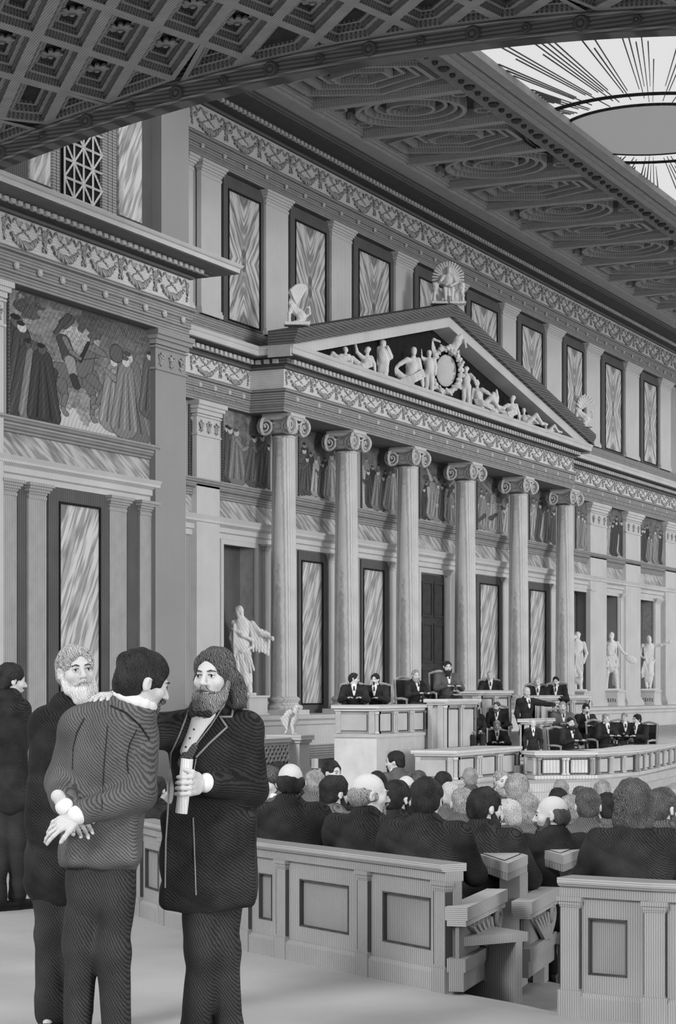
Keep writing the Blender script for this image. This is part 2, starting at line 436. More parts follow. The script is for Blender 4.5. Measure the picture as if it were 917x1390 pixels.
# ---------------- wall bays: marble panels, door, small pilasters
def small_pilaster(pa, pb, Y, z0, z1, proj=.1, m=None, cap=.28, mats=None):
    x0, x1 = XY(pa, Y - proj), XY(pb, Y - proj)
    o = structure(MB().box(x0, x1, Y - proj, Y, z0, z1 - cap).build('trim_pilaster', m or M_light)); o.name = 'trim_%d' % next(TRIM)
    c = MB(); h = cap
    for k, (e, a, b) in enumerate([(.02, 0, .18), (.0, .18, .3), (.03, .3, .45), (.07, .45, .62), (.11, .62, .8), (.15, .8, 1)]):
        c.box(x0 - e, x1 + e, Y - proj - e, Y, z1 - h + a * h, z1 - h + b * h)
    c.build('capital', m or M_light, o)
    MB().box(x0 - .05, x1 + .05, Y - proj - .05, Y, z0, z0 + .12).box(x0 - .025, x1 + .025, Y - proj - .025, Y, z0 + .12, z0 + .2).build('pilaster_base', m or M_light, o)
    return o
import itertools
TRIM = itertools.count(20)
for a, b in [(360, 364), (446, 454), (529, 537), (603, 612), (682, 690), (748, 755), (799, 803), (842, 847), (889, 896)]:
    small_pilaster(a, b, YW, ZS, 5.85)
def panel(pa, pb, qa, qb, Y, z0, z1, zp0, zp1, name, label, cat, grp, m):
    """dark frame px pa..pb around a marble slab px qa..qb"""
    x0, x1, u0, u1 = XY(pa, Y), XY(pb, Y), XY(qa, Y), XY(qb, Y)
    o = empty(name, ((x0 + x1) / 2, Y, z0), label, cat, grp)
    f = MB(); y0 = Y - .06
    f.box(x0, u0, y0, Y, z0, z1); f.box(u1, x1, y0, Y, z0, z1); f.box(u0, u1, y0, Y, z0, zp0); f.box(u0, u1, y0, Y, zp1, z1)
    f.build('frame', M_dark, o)
    MB().box(u0, u1, Y - .035, Y, zp0, zp1).build('marble_slab', m, o, origin=((u0 + u1) / 2, Y, (zp0 + zp1) / 2))
    MB().frame(u0 - .04, u1 + .04, zp0 - .04, zp1 + .04, .05, Y - .085, Y - .055).build('bead', M_tymp, o)
    return o
for (a, b, c, d, lb) in [(403, 445, 407, 435, 'tall veined marble panel behind the gap after the first column'), (488, 528, 491, 518, 'tall veined marble panel between the second and third columns'),
                     (645, 681, 649, 674, 'tall veined marble panel between the fourth and fifth columns'), (714, 747, 717, 738, 'tall veined marble panel between the fifth and sixth columns')]:
    panel(a, b, c, d, YW, ZS, 5.82, 1.15, 5.5, 'marble_panel', lb, 'wall panel', 'tall marble panels behind the columns', MB_lo)
# door
x0, x1 = XY(567, YW), XY(600, YW)
door = structure(MB().box(x0, x1, YW - .08, YW, ZS, 5.6).build('door_1', M_wood, origin=((x0 + x1) / 2, YW, ZS)))
dp = MB()
for j, (za, zb) in enumerate([(1.15, 2.3), (2.5, 3.9), (4.1, 5.35)]):
    for xa, xb in ((x0 + .12, (x0 + x1) / 2 - .08), ((x0 + x1) / 2 + .08, x1 - .12)):
        p = MB().frame(xa, xb, za, zb, .07, YW - .12, YW - .08).box(xa + .13, xb - .13, YW - .1, YW - .08, za + .13, zb - .13).build('door_panel', M_wood, door)
MB().frame(x0 - .16, x1 + .16, ZS - .1, 5.8, .16, YW - .12, YW).build('door_frame', M_light, door)

# ---------------- big pilasters beside the portico
def big_pilaster(pa, pb, Yf, Yb, z0, z1, m, bandz=True, n=None):
    x0, x1 = XY(pa, Yf), XY(pb, Yf)
    H = z1 - z0
    o = structure(MB().box(x0, x1, Yf, Yb, z0, z1 - .95).build('trim_%d' % next(TRIM), m))
    c = MB()
    for e, a, b in [(.04, .95, .9), (0, .9, .42), (.05, .42, .38), (.0, .38, .34), (.06, .34, .22), (.12, .22, .12), (.17, .12, 0)]:
        c.box(x0 - e, x1 + e, Yf - e, Yb, z1 - a, z1 - b)
    c.build('capital', m, o)
    for k in range(3):      # palmettes on the necking
        xx = x0 + (k + .5) * (x1 - x0) / 3; s = Sculpt(k=.015); zc = z1 - .68
        for q in (-1, 0, 1): s.cone((xx, Yf - .02, zc - .16), (xx + q * .1, Yf - .03, zc + .14 - abs(q) * .06), .02, .035)
        s.cone((xx - .1, Yf - .02, zc - .12), (xx + .1, Yf - .02, zc - .12), .02)
        p = s.obj('palmette', .02, M_relief, o); p.location = -WL(o)
    b = MB()
    for e, a, c_ in [(.14, 0, .16), (.1, .16, .26), (.05, .26, .36)]: b.box(x0 - e, x1 + e, Yf - e, Yb, z0 + a, z0 + c_)
    b.build('pilaster_base', m, o)
    return o
for a, b in [(267, 298), (801, 823), (849, 869), (903, 919)]: big_pilaster(a, b, YP, YW, ZS, ZA, M_light)

# ---------------- entablature with the projecting temple front
path = [(XL0 - 1.5, YE), (PX0, YE), (PX0, YF), (PX1, YF), (PX1, YE), (XE, YE)]
ent = entab(path, ZA, ZF0, ZF1, ZC1, .62, 2)
zr = ZA + .32
garlands(ent, XY(258, YE), PX0 - .1, YE - .0, ZF0, ZF1, 1.6, .022); garlands(ent, PX0 + .1, PX1 - .1, YF, ZF0, ZF1, 1.65, .022); garlands(ent, PX1 + .3, XE - 6, YE, ZF0, ZF1, 1.65, .022)
rosettes(ent, XY(258, YE), PX0 - .1, YE - .06, zr + .1, 4); rosettes(ent, PX0, PX1, YF - .06, zr + .1, 18); rosettes(ent, PX1, XY(925, YE), YE - .06, zr + .1, 10)
dash = MB()                                # key-fret dashes along the lower fasciae
for k, (xa, xb, yy) in enumerate([(XY(258, YE), PX0, YE), (PX0, PX1, YF), (PX1, XE, YE)]):
    x = xa + .1
    while x < xb - .6:
        dash.box(x, x + .42, yy - .045, yy - .02, ZA + .21, ZA + .29); x += .62
dash.build('fret_dashes', M_mould, ent)
# portico soffit block joining front to wall
structure(MB().box(PX0 + .02, PX1 - .02, YF + .5, YW, ZA + .02, ZC1 - .02).build('trim_3', M_mould))

# ---------------- pediment
AX = XY(614, -1.0); AZ = 14.05; yF0 = YF - .62
pl, pr = PX0 - .62, PX1 + .62
def rake(prof, m, name, par=None):
    """profile (y, dz) carried up and down the gable"""
    r = []
    for x, z in ((pl, ZC1), (AX, AZ), (pr, ZC1)):
        r.append([(x, y, z + dz) for y, dz in prof])
    mb = MB(); mb.loft(r)
    return mb.build(name, m, par)
yb_ = YF + .2
ped = structure(rake([(yb_, -.0), (yF0 - .06, -.0), (yF0 - .02, .12), (yF0 - .12, .3), (yF0 - .12, .42), (yb_, .42)], M_mouldd, 'trim_4'))
rake([(yb_, -.34), (yF0 + .1, -.34), (yF0 + .1, -.0), (yb_, -.0)], M_light, 'raking_fascia', ped)
mb = MB(); yt = YF + .15
zc = ZC1
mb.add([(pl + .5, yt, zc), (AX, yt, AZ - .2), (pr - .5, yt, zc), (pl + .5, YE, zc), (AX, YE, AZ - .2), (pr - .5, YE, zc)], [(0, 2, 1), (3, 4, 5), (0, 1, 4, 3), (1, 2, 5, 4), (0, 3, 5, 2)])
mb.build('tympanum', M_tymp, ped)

# ---------------- columns
def ionic_capital():
    s = MB()
    s.box(-.47, .47, -.47, .47, .46, .54); s.box(-.43, .43, -.43, .43, .40, .46)
    return s
def volute(face):
    """pair of spirals on one face joined by a sagging canalis, local face towards -Y"""
    s = MB()
    for sg in (-1, 1):
        pts = []; rr = []
        for i in range(44):
            t = i / 43; a = t * 2.25 * 2 * PI; R = .235 * (1 - t) ** .8 + .03
            cx, cz = sg * .37, .18
            pts.append((cx + sg * -1 * R * math.sin(-a) * 1.0, -.43 - .05 * t, cz + R * math.cos(a))); rr.append(.05 * (1 - t * .55))
        s.tube(pts, rr, 6); s.ball((sg * .37, -.48, .18), .045, 8, 5)
    s.tube([(-.37, -.43, .42), (-.15, -.44, .385), (.15, -.44, .385), (.37, -.43, .42)], .03, 6)
    s.tube([(-.3, -.42, .3), (0, -.42, .24), (.3, -.42, .3)], .025, 6)
    return s
def column():
    o = empty('marble_column', (0, 0, 0))
    H = ZA - ZS
    b = MB().box(-.56, .56, -.56, .56, 0, .14); b.lathe(0, 0, [(.53, .14), (.56, .2), (.53, .27), (.45, .29), (.42, .34), (.45, .39), (.48, .44), (.45, .49), (.4, .52)], 28)
    b.build('column_base', M_light, o, smooth=35, local=True)
    sh = MB(); prof = [(.40, .5), (.385, .56)] + [(.385 - .06 * (t ** 1.6), .56 + t * (H - 1.25)) for t in np.linspace(0, 1, 12)]
    zt = H - .69; prof += [(.345, zt + .01), (.345, zt + .05), (.32, zt + .06), (.33, zt + .3)]
    sh.lathe(0, 0, prof, 36).build('shaft', M_shaft, o, smooth=40, local=True)
    nk = MB().lathe(0, 0, [(.335, zt + .08), (.35, zt + .1), (.35, zt + .12), (.335, zt + .14)], 28)
    for i in range(22):
        a = 2 * PI * i / 22; nk.tube([(.34 * math.cos(a), .34 * math.sin(a), zt + .12), (.35 * math.cos(a), .35 * math.sin(a), zt + .24)], [.012, .03], 5)
    nk.build('necking', M_mouldd, o, local=True)
    cap = empty('capital', (0, 0, 0)); bpy.data.objects.remove(cap)
    c = ionic_capital(); c.lathe(0, 0, [(.33, -.04), (.40, .06), (.44, .16), (.42, .28), (.38, .4)], 28)
    c.v = [(x, y, z + H - .54) for x, y, z in c.v]
    co = c.build('capital', M_light, o, smooth=35, local=True)
    vm = volute(0); vm.v = [(x, y, z + H - .54) for x, y, z in vm.v]
    vme = vm.build('volutes', M_light, me_only=True, local=True, smooth=50)
    for k in range(4):
        v = bpy.data.objects.new('volutes', vme); COL.objects.link(v); v.parent = co; v.rotation_euler = (0, 0, k * PI / 2)
    return o
colm = column()
ords = ['first', 'second', 'third', 'fourth', 'fifth', 'sixth']
for i, px in enumerate([387, 472, 555, 633, 705, 768]):
    o = colm if i == 0 else copytree(colm)
    o.location = (XY(px, 0), 0.05, ZS)
    tag(o, '%s tall round ionic marble column of the temple front, counted from the left' % ords[i], 'column', 'ionic columns of the temple front')

# ---------------- attic storey
YA = .95; ZT0, ZT1 = 12.0, 16.25
structure(MB().sweep([(XL0 - 2, YA), (XE, YA)], [(-.1, ZC1 - .05), (.16, ZC1 - .05), (.16, 11.75), (.1, 11.8), (.1, 11.95), (.06, ZT0), (-.1, ZT0)]).build('trim_5', M_mould))
att = [(273, 300), (361, 391), (450, 477), (537, 560), (610, 630), (682, 700), (742, 762), (796, 814), (849, 867), (896, 910)]
for a, b in att: small_pilaster(a, b, YA, ZT0, ZT1, proj=.14, cap=.42, m=M_light)
small_pilaster(255, 262, YA, ZT0, ZT1, proj=.14, cap=.42)
nm = ['first', 'second', 'third', 'fourth', 'fifth', 'sixth', 'seventh', 'eighth', 'ninth']
for i, (pa, pb) in enumerate(zip(att[:-1], att[1:])):
    a, b = pa[1] + 1, pb[0] - 1; q = min(8, (b - a) * .12) + 2
    panel(a, b, a + q * .75, b - q * 1.1, YA, ZT0 + .02, ZT1 - .05, ZT0 + .12, ZT1 - .45, 'marble_panel', '%s book-matched marble panel of the attic storey, counted from the left' % nm[i], 'wall panel', 'attic marble panels', MB_up)
# ---------------- upper entablature, long frieze
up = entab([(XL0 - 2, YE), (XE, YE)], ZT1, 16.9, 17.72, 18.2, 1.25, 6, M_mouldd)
garlands(up, XY(258, YE), XE - 6, YE, 16.9, 17.66, 2.0, .026)
rosettes(up, XY(256, YE), XY(925, YE), YE - .06, ZT1 + .32, 38)

# ================================================================ left bay
YL, YLP, YLW = -1.95, -1.8, -1.6; YU = -1.35
LX0, LX1 = XY(-60, YL), XY(257, YL)
lw = structure(MB().box(LX0 - 3, LX1 - .1, YLW, YLW + .5, -.66, 12.1).box(LX1 - .6, LX1 - .1, YLW, YW + .1, -.66, 12.1).box(LX1 - .6, LX1 - .1, YU + .05, YW + .1, 12.1, 17).build('wall_left', M_wall, origin=(LX0, YLW, 0)))
le = entab([(LX0, YL), (LX1, YL), (LX1, YW)], 10.25, 10.97, 11.68, 12.12, 1.0, 7)
garlands(le, XY(3, YL), LX1 - .1, YL, 10.97, 11.66, 1.45, .02)
rosettes(le, XY(2, YL), LX1, YL - .06, 10.62, 9, .085)
big_pilaster(211, 252, YLP, YLW, ZS, 10.25, M_pier)
big_pilaster(-42, 5, YLP, YLW, ZS, 10.25, M_light)
path = [(LX0, YLW), (XY(207, YLW), YLW)]
led = structure(MB().sweep(path, [(-.1, 7.12), (.06, 7.12), (.1, 7.18), (.16, 7.25), (.16, 7.32), (.22, 7.38), (.22, 7.46), (-.1, 7.46)]).build('trim_8', M_mould))
MB().box(path[0][0], path[1][0], YLW - .03, YLW, 6.6, 7.12).build('marble_band', MB_band, led)
MB().sweep(path, [(-.1, 6.1), (.06, 6.1), (.06, 6.22), (.12, 6.25), (.12, 6.38), (.22, 6.45), (.22, 6.5), (.28, 6.6), (-.1, 6.6)]).build('lower_cornice', M_light, led)
for a, b in [(3, 22), (39, 62), (149, 171), (190, 206)]: small_pilaster(a, b, YLW, ZS, 6.1, proj=.08, cap=.34, m=mat('left_pilaster_marble', .46, .28, scale=4.4, dist=.4, noise=.08))
MB().box(XY(23, YLW), XY(38, YLW), YLW - .03, YLW, ZS, 6.1).build('recess_lining', M_dark, lw); MB().box(XY(172, YLW), XY(189, YLW), YLW - .03, YLW, ZS, 6.1).build('recess_lining', M_dark, lw)
panel(63, 148, 78, 132, YLW, ZS, 6.1, 1.1, 5.75, 'marble_panel', 'wide veined marble panel in a dark frame on the left wall behind the standing men', 'wall panel', None, MB_lo)
structure(MB().sweep([(LX0, YLW), (LX1 + .1, YLW)], [(-.1, -.64), (.35, -.64), (.35, .6), (.28, .7), (.3, ZS), (-.1, ZS)]).build('baseboard_left', M_pier))
# upper storey of the left bay
uw = structure(MB().box(LX0, LX1 - .1, YU, YU + .4, 12.0, 17.5).build('wall_left_upper', M_dark))
x0, x1 = XY(219, YU - .25), XY(256, YU - .25)
pu = structure(MB().box(x0, x1, YU - .25, YU, 12.4, 17.5).build('trim_9', M_pier)); MB().box(x0 - .1, x1 + .1, YU - .35, YU, 12.1, 12.3).box(x0 - .05, x1 + .05, YU - .3, YU, 12.3, 12.42).build('pilaster_base', M_pier, pu)
def slab(pa, pb, za, zb, lb):
    xa, xb = XY(pa, YU), XY(pb, YU)
    return MB().box(xa, xb, YU - .05, YU, za, zb).build('marble_panel', MB_lo, uw, origin=((xa + xb) / 2, YU, (za + zb) / 2))
slab(159, 190, 12.85, 16.5, 'tall veined marble slab left of the grey pier under the coffered arch'); slab(38, 69, 12.85, 15.5, 'small veined marble slab in the corner left of the latticed window')
for a, b in ((139, 146), (147, 152), (153, 158), (72, 76), (77, 81)):
    structure(MB().box(XY(a, YU - .12), XY(b, YU - .12), YU - .12, YU, 12.12, 17).build('trim_%d' % next(TRIM), M_mould))
xa, xb = XY(85, YU - .05), XY(136, YU - .05)
win = structure(MB().box(xa, xb, YU - .05, YU, 12.3, 16.5).build('window_1', M_tymp))
gr = MB()
nx = 2; cw = (xb - xa) / nx; ch = .84
for j in range(5):
    for i in range(nx):
        X0, X1, Z0, Z1 = xa + i * cw, xa + (i + 1) * cw, 12.35 + j * ch, 12.35 + (j + 1) * ch
        for p, q in (((X0, Z0), (X1, Z1)), ((X1, Z0), (X0, Z1)), ((X0, Z0), (X0, Z1)), ((X0, Z0), (X1, Z0)), (((X0 + X1) / 2, Z0), ((X0 + X1) / 2, Z1)), ((X0, (Z0 + Z1) / 2), (X1, (Z0 + Z1) / 2))):
            gr.tube([(p[0], YU - .1, p[1]), (q[0], YU - .1, q[1])], .028, 4)
gr.build('window_grille', M_light, win)

# ================================================================ ceiling
ZCE = 18.2; YC0, YC1 = YE - 1.2, -6.35; CX0 = -14.0
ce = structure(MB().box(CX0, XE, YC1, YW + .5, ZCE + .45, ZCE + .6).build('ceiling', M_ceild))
# rim beams
MB().box(CX0, XE, YC0 - .55, YC0 + .1, ZCE - .02, ZCE + .5).box(CX0, XE, YC0 - .62, YC0 - .55, ZCE + .08, ZCE + .5).build('wall_side_beam', M_ceill, ce)
MB().box(CX0, XE, YC1, YC1 + .75, ZCE, ZCE + .5).build('patera_beam', M_ceil, ce)
bxs = [XY(p, (YC0 + YC1) / 2) for p in (0,)]
def Xc(px, py, z=ZCE):
    D = (z - 1.6) * FOC / (HOR - py); p = W(px, py, D); return p.x, p.y
step = 3.45; xs = [Xc(620, 175)[0] + step * k for k in range(-6, 14)]
for x in xs:
    if x < CX0 or x > XE: continue
    MB().box(x - .16, x + .16, YC1 + .75, YC0 - .55, ZCE + .02, ZCE + .5).box(x - .24, x + .24, YC1 + .75, YC0 - .55, ZCE + .14, ZCE + .5).build('cross_beam', M_ceill, ce)
def ring_flat(mb, cx, cy, rx, ry, w, z0, z1, n=40):
    r = []
    for i in range(n):
        a = 2 * PI * i / n; c, s = math.cos(a), math.sin(a)
        r.append([(cx + (rx - w) * c, cy + (ry - w) * s, z0), (cx + rx * c, cy + ry * s, z0), (cx + rx * c, cy + ry * s, z1), (cx + (rx - w) * c, cy + (ry - w) * s, z1)])
    r.append(r[0]); mb.loft(r, caps=False)
def poly_ring(mb, pts, w, z0, z1):
    n = len(pts); cx = sum(p[0] for p in pts) / n; cy = sum(p[1] for p in pts) / n
    r = []
    for p in pts + pts[:1]:
        d = math.hypot(p[0] - cx, p[1] - cy); f = 1 - w / d
        q = (cx + (p[0] - cx) * f, cy + (p[1] - cy) * f)
        r.append([(q[0], q[1], z0), (p[0], p[1], z0), (p[0], p[1], z1), (q[0], q[1], z1)])
    mb.loft(r, caps=False)
yc = (YC1 + .75 + YC0 - .55) / 2; hy = (YC0 - .55 - YC1 - .75) / 2; zt = ZCE + .46
for k, (xa, xb) in enumerate(zip(xs[:-1], xs[1:])):
    if xa < CX0 or xb > XE: continue
    cx = (xa + xb) / 2; hx = (xb - xa) / 2 - .28; mb = MB(); md = MB()
    poly_ring(mb, [(cx - hx, yc - hy + .05), (cx + hx, yc - hy + .05), (cx + hx, yc + hy - .05), (cx - hx, yc + hy - .05)], .12, ZCE + .16, zt)
    if (k % 2) == 1:
        for f, w_, z_ in ((1, .12, .12), (.84, .1, .22), (.66, .1, .3), (.44, .09, .2)): ring_flat(mb, cx, yc, hx * .98 * f, min(hy * .72, 1.75) * f, w_, ZCE + z_, zt)
        for sx in (-1, 1):
            for sy in (-1, 1):
                ring_flat(mb, cx + sx * hx * .62, yc + sy * hy * .82, .26, .26, .07, ZCE + .2, zt, 16)
                mb.box(cx + sx * hx * .3 - .25, cx + sx * hx * .3 + .25, yc + sy * hy * .9 - .05, yc + sy * hy * .9 + .05, ZCE + .22, zt)
        for i in range(14):
            a = 2 * PI * i / 14; md.tube([(cx + .12 * math.cos(a), yc + .12 * math.sin(a), ZCE + .34), (cx + .48 * math.cos(a), yc + .6 * math.sin(a), ZCE + .36)], [.03, .06], 5)
        md.ball((cx, yc, ZCE + .36), .14)
    else:
        H6 = lambda f: [(cx - hx * f, yc), (cx - hx * f * .45, yc - hy * f * .85), (cx + hx * f * .45, yc - hy * f * .85), (cx + hx * f, yc), (cx + hx * f * .45, yc + hy * f * .85), (cx - hx * f * .45, yc + hy * f * .85)]
        for f, w_, z_ in ((1.0, .14, .12), (.8, .12, .22), (.6, .12, .3), (.42, .1, .2)): poly_ring(mb, H6(f), w_, ZCE + z_, zt)
        for sx in (-1, 1):
            for sy in (-1, 1):
                px_, py_ = cx + sx * hx, yc + sy * hy
                poly_ring(mb, [(px_, py_ - sy * .1), (px_ - sx * hx * .5, py_ - sy * .1), (px_, py_ - sy * hy * .7)], .1, ZCE + .18, zt)
        for i in range(10):
            a = 2 * PI * i / 10; md.tube([(cx + .1 * math.cos(a), yc + .1 * math.sin(a), ZCE + .34), (cx + .36 * math.cos(a), yc + .5 * math.sin(a), ZCE + .36)], [.03, .06], 5)
        md.ball((cx, yc, ZCE + .36), .12)
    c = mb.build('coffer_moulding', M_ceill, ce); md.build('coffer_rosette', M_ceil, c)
i = 0; x = CX0 + 4
while x < XY(925, YC1):
    rr = .16 if i % 3 == 0 else .09
    MB().lathe(x, YC1 + .36, [(rr, ZCE), (rr, ZCE - .05), (rr * .6, ZCE - .1), (.01, ZCE - .11)], 12).build('patera', M_ceild, ce, smooth=40); x += .62; i += 1
# mouldings between the coffered strip and the glass ceiling
c2 = structure(MB().box(CX0, XE, YC1 - .12, YC1, ZCE - .05, ZCE + .5).build('trim_10', M_mouldd))
MB().box(CX0, XE, YC1 - .5, YC1 - .12, ZCE - .1, ZCE + .5).box(CX0, XE, YC1 - .3, YC1 - .12, ZCE - .16, ZCE + .4).build('ceiling_cornice', M_ceill, c2)
MB().box(CX0, XE, YC1 - .6, YC1 - .5, ZCE - .02, ZCE + .5).build('dark_groove', M_tymp, c2)  # near-black recessed strip between cornice and glass rim
MB().box(CX0, XE, YC1 - .95, YC1 - .6, ZCE - .12, ZCE + .5).build('glass_ceiling_rim', M_ceill, c2)
# sunburst glass ceiling
YG = YC1 - .95
def glassmat():
    m, nt, b = _nodes('sunburst_daylit_glass'); N = nt.nodes; L = nt.links
    b.inputs['Base Color'].default_value = g(.15); b.inputs['Emission Color'].default_value = g(1); b.inputs['Emission Strength'].default_value = .66
    return m
M_glass = glassmat()
ex, ey = Xc(885, 180); RG = 2.75
sky = MB().box(CX0, XE, YG - 11, YG, ZCE + .1, ZCE + .16).build('window_2', M_glass); structure(sky); sky['label'] = 'daylit glass ceiling painted with a sunburst'
dk, _nt, _b = _nodes('dim_centre_glass'); _b.inputs['Base Color'].default_value = g(.35); _b.inputs['Emission Color'].default_value = g(1); _b.inputs['Emission Strength'].default_value = .17
mb = MB().lathe(ex, ey, [(RG, ZCE + .1), (RG, ZCE + .06)], 64); md_ = mb.build('central_medallion', dk, sky)
r_ = MB(); ring_flat(r_, ex, ey, RG + .06, RG + .06, .07, ZCE + .03, ZCE + .1, 64); ring_flat(r_, ex, ey, RG + 1.15, RG + 1.15, .05, ZCE + .05, ZCE + .1, 72); ring_flat(r_, ex, ey, RG + 1.0, RG + 1.0, .03, ZCE + .05, ZCE + .1, 72)
r_.build('medallion_rings', M_tymp, sky)
rng = random.Random(3); R_ = MB()
k = 0; a = 0
while a < 2 * PI:
    grp = rng.choice([3, 5, 6]); 
    for j in range(grp):
        aa = a + j * .018; r0 = RG + (.1 if j % 2 else 1.2) + rng.random() * .6; r1 = 7 + rng.random() * 9
        if rng.random() < .25: r1 = r0 + 4
        c, s_ = math.cos(aa), math.sin(aa); w0, w1 = .007, .008 + .0011 * r1
        def lim(r):
            y = ey + r * s_
            return r if y < YG - .02 else (YG - .02 - ey) / s_
        r1 = lim(r1)
        if r1 <= r0: continue
        p = [(ex + r0 * c - w0 * s_, ey + r0 * s_ + w0 * c), (ex + r0 * c + w0 * s_, ey + r0 * s_ - w0 * c), (ex + r1 * c + w1 * s_, ey + r1 * s_ - w1 * c), (ex + r1 * c - w1 * s_, ey + r1 * s_ + w1 * c)]
        R_.prism(p, ZCE + .07, ZCE + .1)
    a += grp * .018 + .035 + rng.random() * .03
R_.build('sunburst_rays', M_dark, sky)

# ================================================================ foreground coffered arch
AXX = onY(0, -3.1)[0]
ap = []
for px, py in ((0, 218), (140, 175), (256, 138), (460, 88), (582, 68), (708, 50), (917, 44)):
    Y, D = onX(px, AXX); ap.append((Y, 1.6 + (HOR - py) / FOC * D))
cf = np.polyfit([p[0] for p in ap], [p[1] for p in ap], 2)
def zar(y): return float(np.polyval(cf, y))
YV0, YV1 = -2.6, -19.5; AT = .40
ys = list(np.linspace(YV0, YV1, 40))
ar = MB().loft([[(AXX, y, zar(y)), (AXX + .35, y, zar(y)), (AXX + .35, y, zar(y) + 1.2), (AXX, y, zar(y) + 1.2)] for y in ys])
arch = structure(ar.build('trim_11', M_mouldd)); arch['label'] = 'face of the coffered arch'
for dz in (.05, AT - .06):
    MB().loft([[(AXX - .03, y, zar(y) + dz - .02), (AXX, y, zar(y) + dz - .02), (AXX, y, zar(y) + dz + .02), (AXX - .03, y, zar(y) + dz + .02)] for y in ys]).build('arch_bead', M_mould, arch)
i = 0; y = YV0 - .5
while y > YV1 + .3:
    rr = .15 if i % 2 == 0 else .09; zc_ = zar(y) + AT * .5
    pr_ = [(rr, 0), (rr, .04), (rr * .7, .07), (rr * .45, .05), (.01, .09)]
    MB().loft([[(AXX - q, y + a_ * math.cos(2 * PI * t / 12), zc_ + a_ * math.sin(2 * PI * t / 12)) for t in range(12)] for a_, q in pr_]).build('rosette', M_dark, arch, smooth=50); y -= 1.02; i += 1
# vault: skewed lattice of stepped coffers
XV0 = AXX - 10.5
def vz(y): return zar(y) + AT
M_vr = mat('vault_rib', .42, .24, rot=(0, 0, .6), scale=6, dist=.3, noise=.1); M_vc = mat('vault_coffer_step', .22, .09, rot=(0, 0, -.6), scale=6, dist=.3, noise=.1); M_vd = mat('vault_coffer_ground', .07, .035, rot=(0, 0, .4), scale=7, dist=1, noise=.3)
va = np.array((1.2, -.25)); vb = np.array((-1.38, -1.35)); o0 = np.array((-21.658, -7.529))
def clip(poly, f):
    out = []
    for i in range(len(poly)):
        a, b = poly[i], poly[(i + 1) % len(poly)]; fa, fb = f(a), f(b)
        if fa >= 0: out.append(a)
        if (fa >= 0) != (fb >= 0): t = fa / (fa - fb); out.append((a[0] + (b[0] - a[0]) * t, a[1] + (b[1] - a[1]) * t))
    return out
def inset(poly, d):
    n = len(poly); A_ = sum(poly[i][0] * poly[(i + 1) % n][1] - poly[(i + 1) % n][0] * poly[i][1] for i in range(n)) / 2
    P = poly if A_ > 0 else poly[::-1]; res = list(P)
    big = [(-99, -99), (99, -99), (99, 99), (-99, 99)]; big = [(x + P[0][0], y + P[0][1]) for x, y in big]
    for i in range(n):
        a, b = P[i], P[(i + 1) % n]; L = math.hypot(b[0] - a[0], b[1] - a[1])
        if L < 1e-6: continue
        nx_, ny_ = -(b[1] - a[1]) / L, (b[0] - a[0]) / L
        big = clip(big, lambda p: (p[0] - a[0]) * nx_ + (p[1] - a[1]) * ny_ - d)
        if len(big) < 3: return []
    return big
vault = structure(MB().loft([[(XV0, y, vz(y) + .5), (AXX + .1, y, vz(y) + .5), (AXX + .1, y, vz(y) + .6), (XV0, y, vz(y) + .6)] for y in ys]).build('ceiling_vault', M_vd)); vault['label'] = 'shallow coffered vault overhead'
rib = MB(); stp = MB(); gnd = MB()
def ringfaces(mb, P, Q, z0, z1):
    """between polygon P (dz z0) and same-count polygon Q (dz z1)"""
    n = len(P); mb.add([(p[0], p[1], vz(p[1]) + z0) for p in P] + [(p[0], p[1], vz(p[1]) + z1) for p in Q], [(i, (i + 1) % n, n + (i + 1) % n, n + i) for i in range(n)])
det = {}
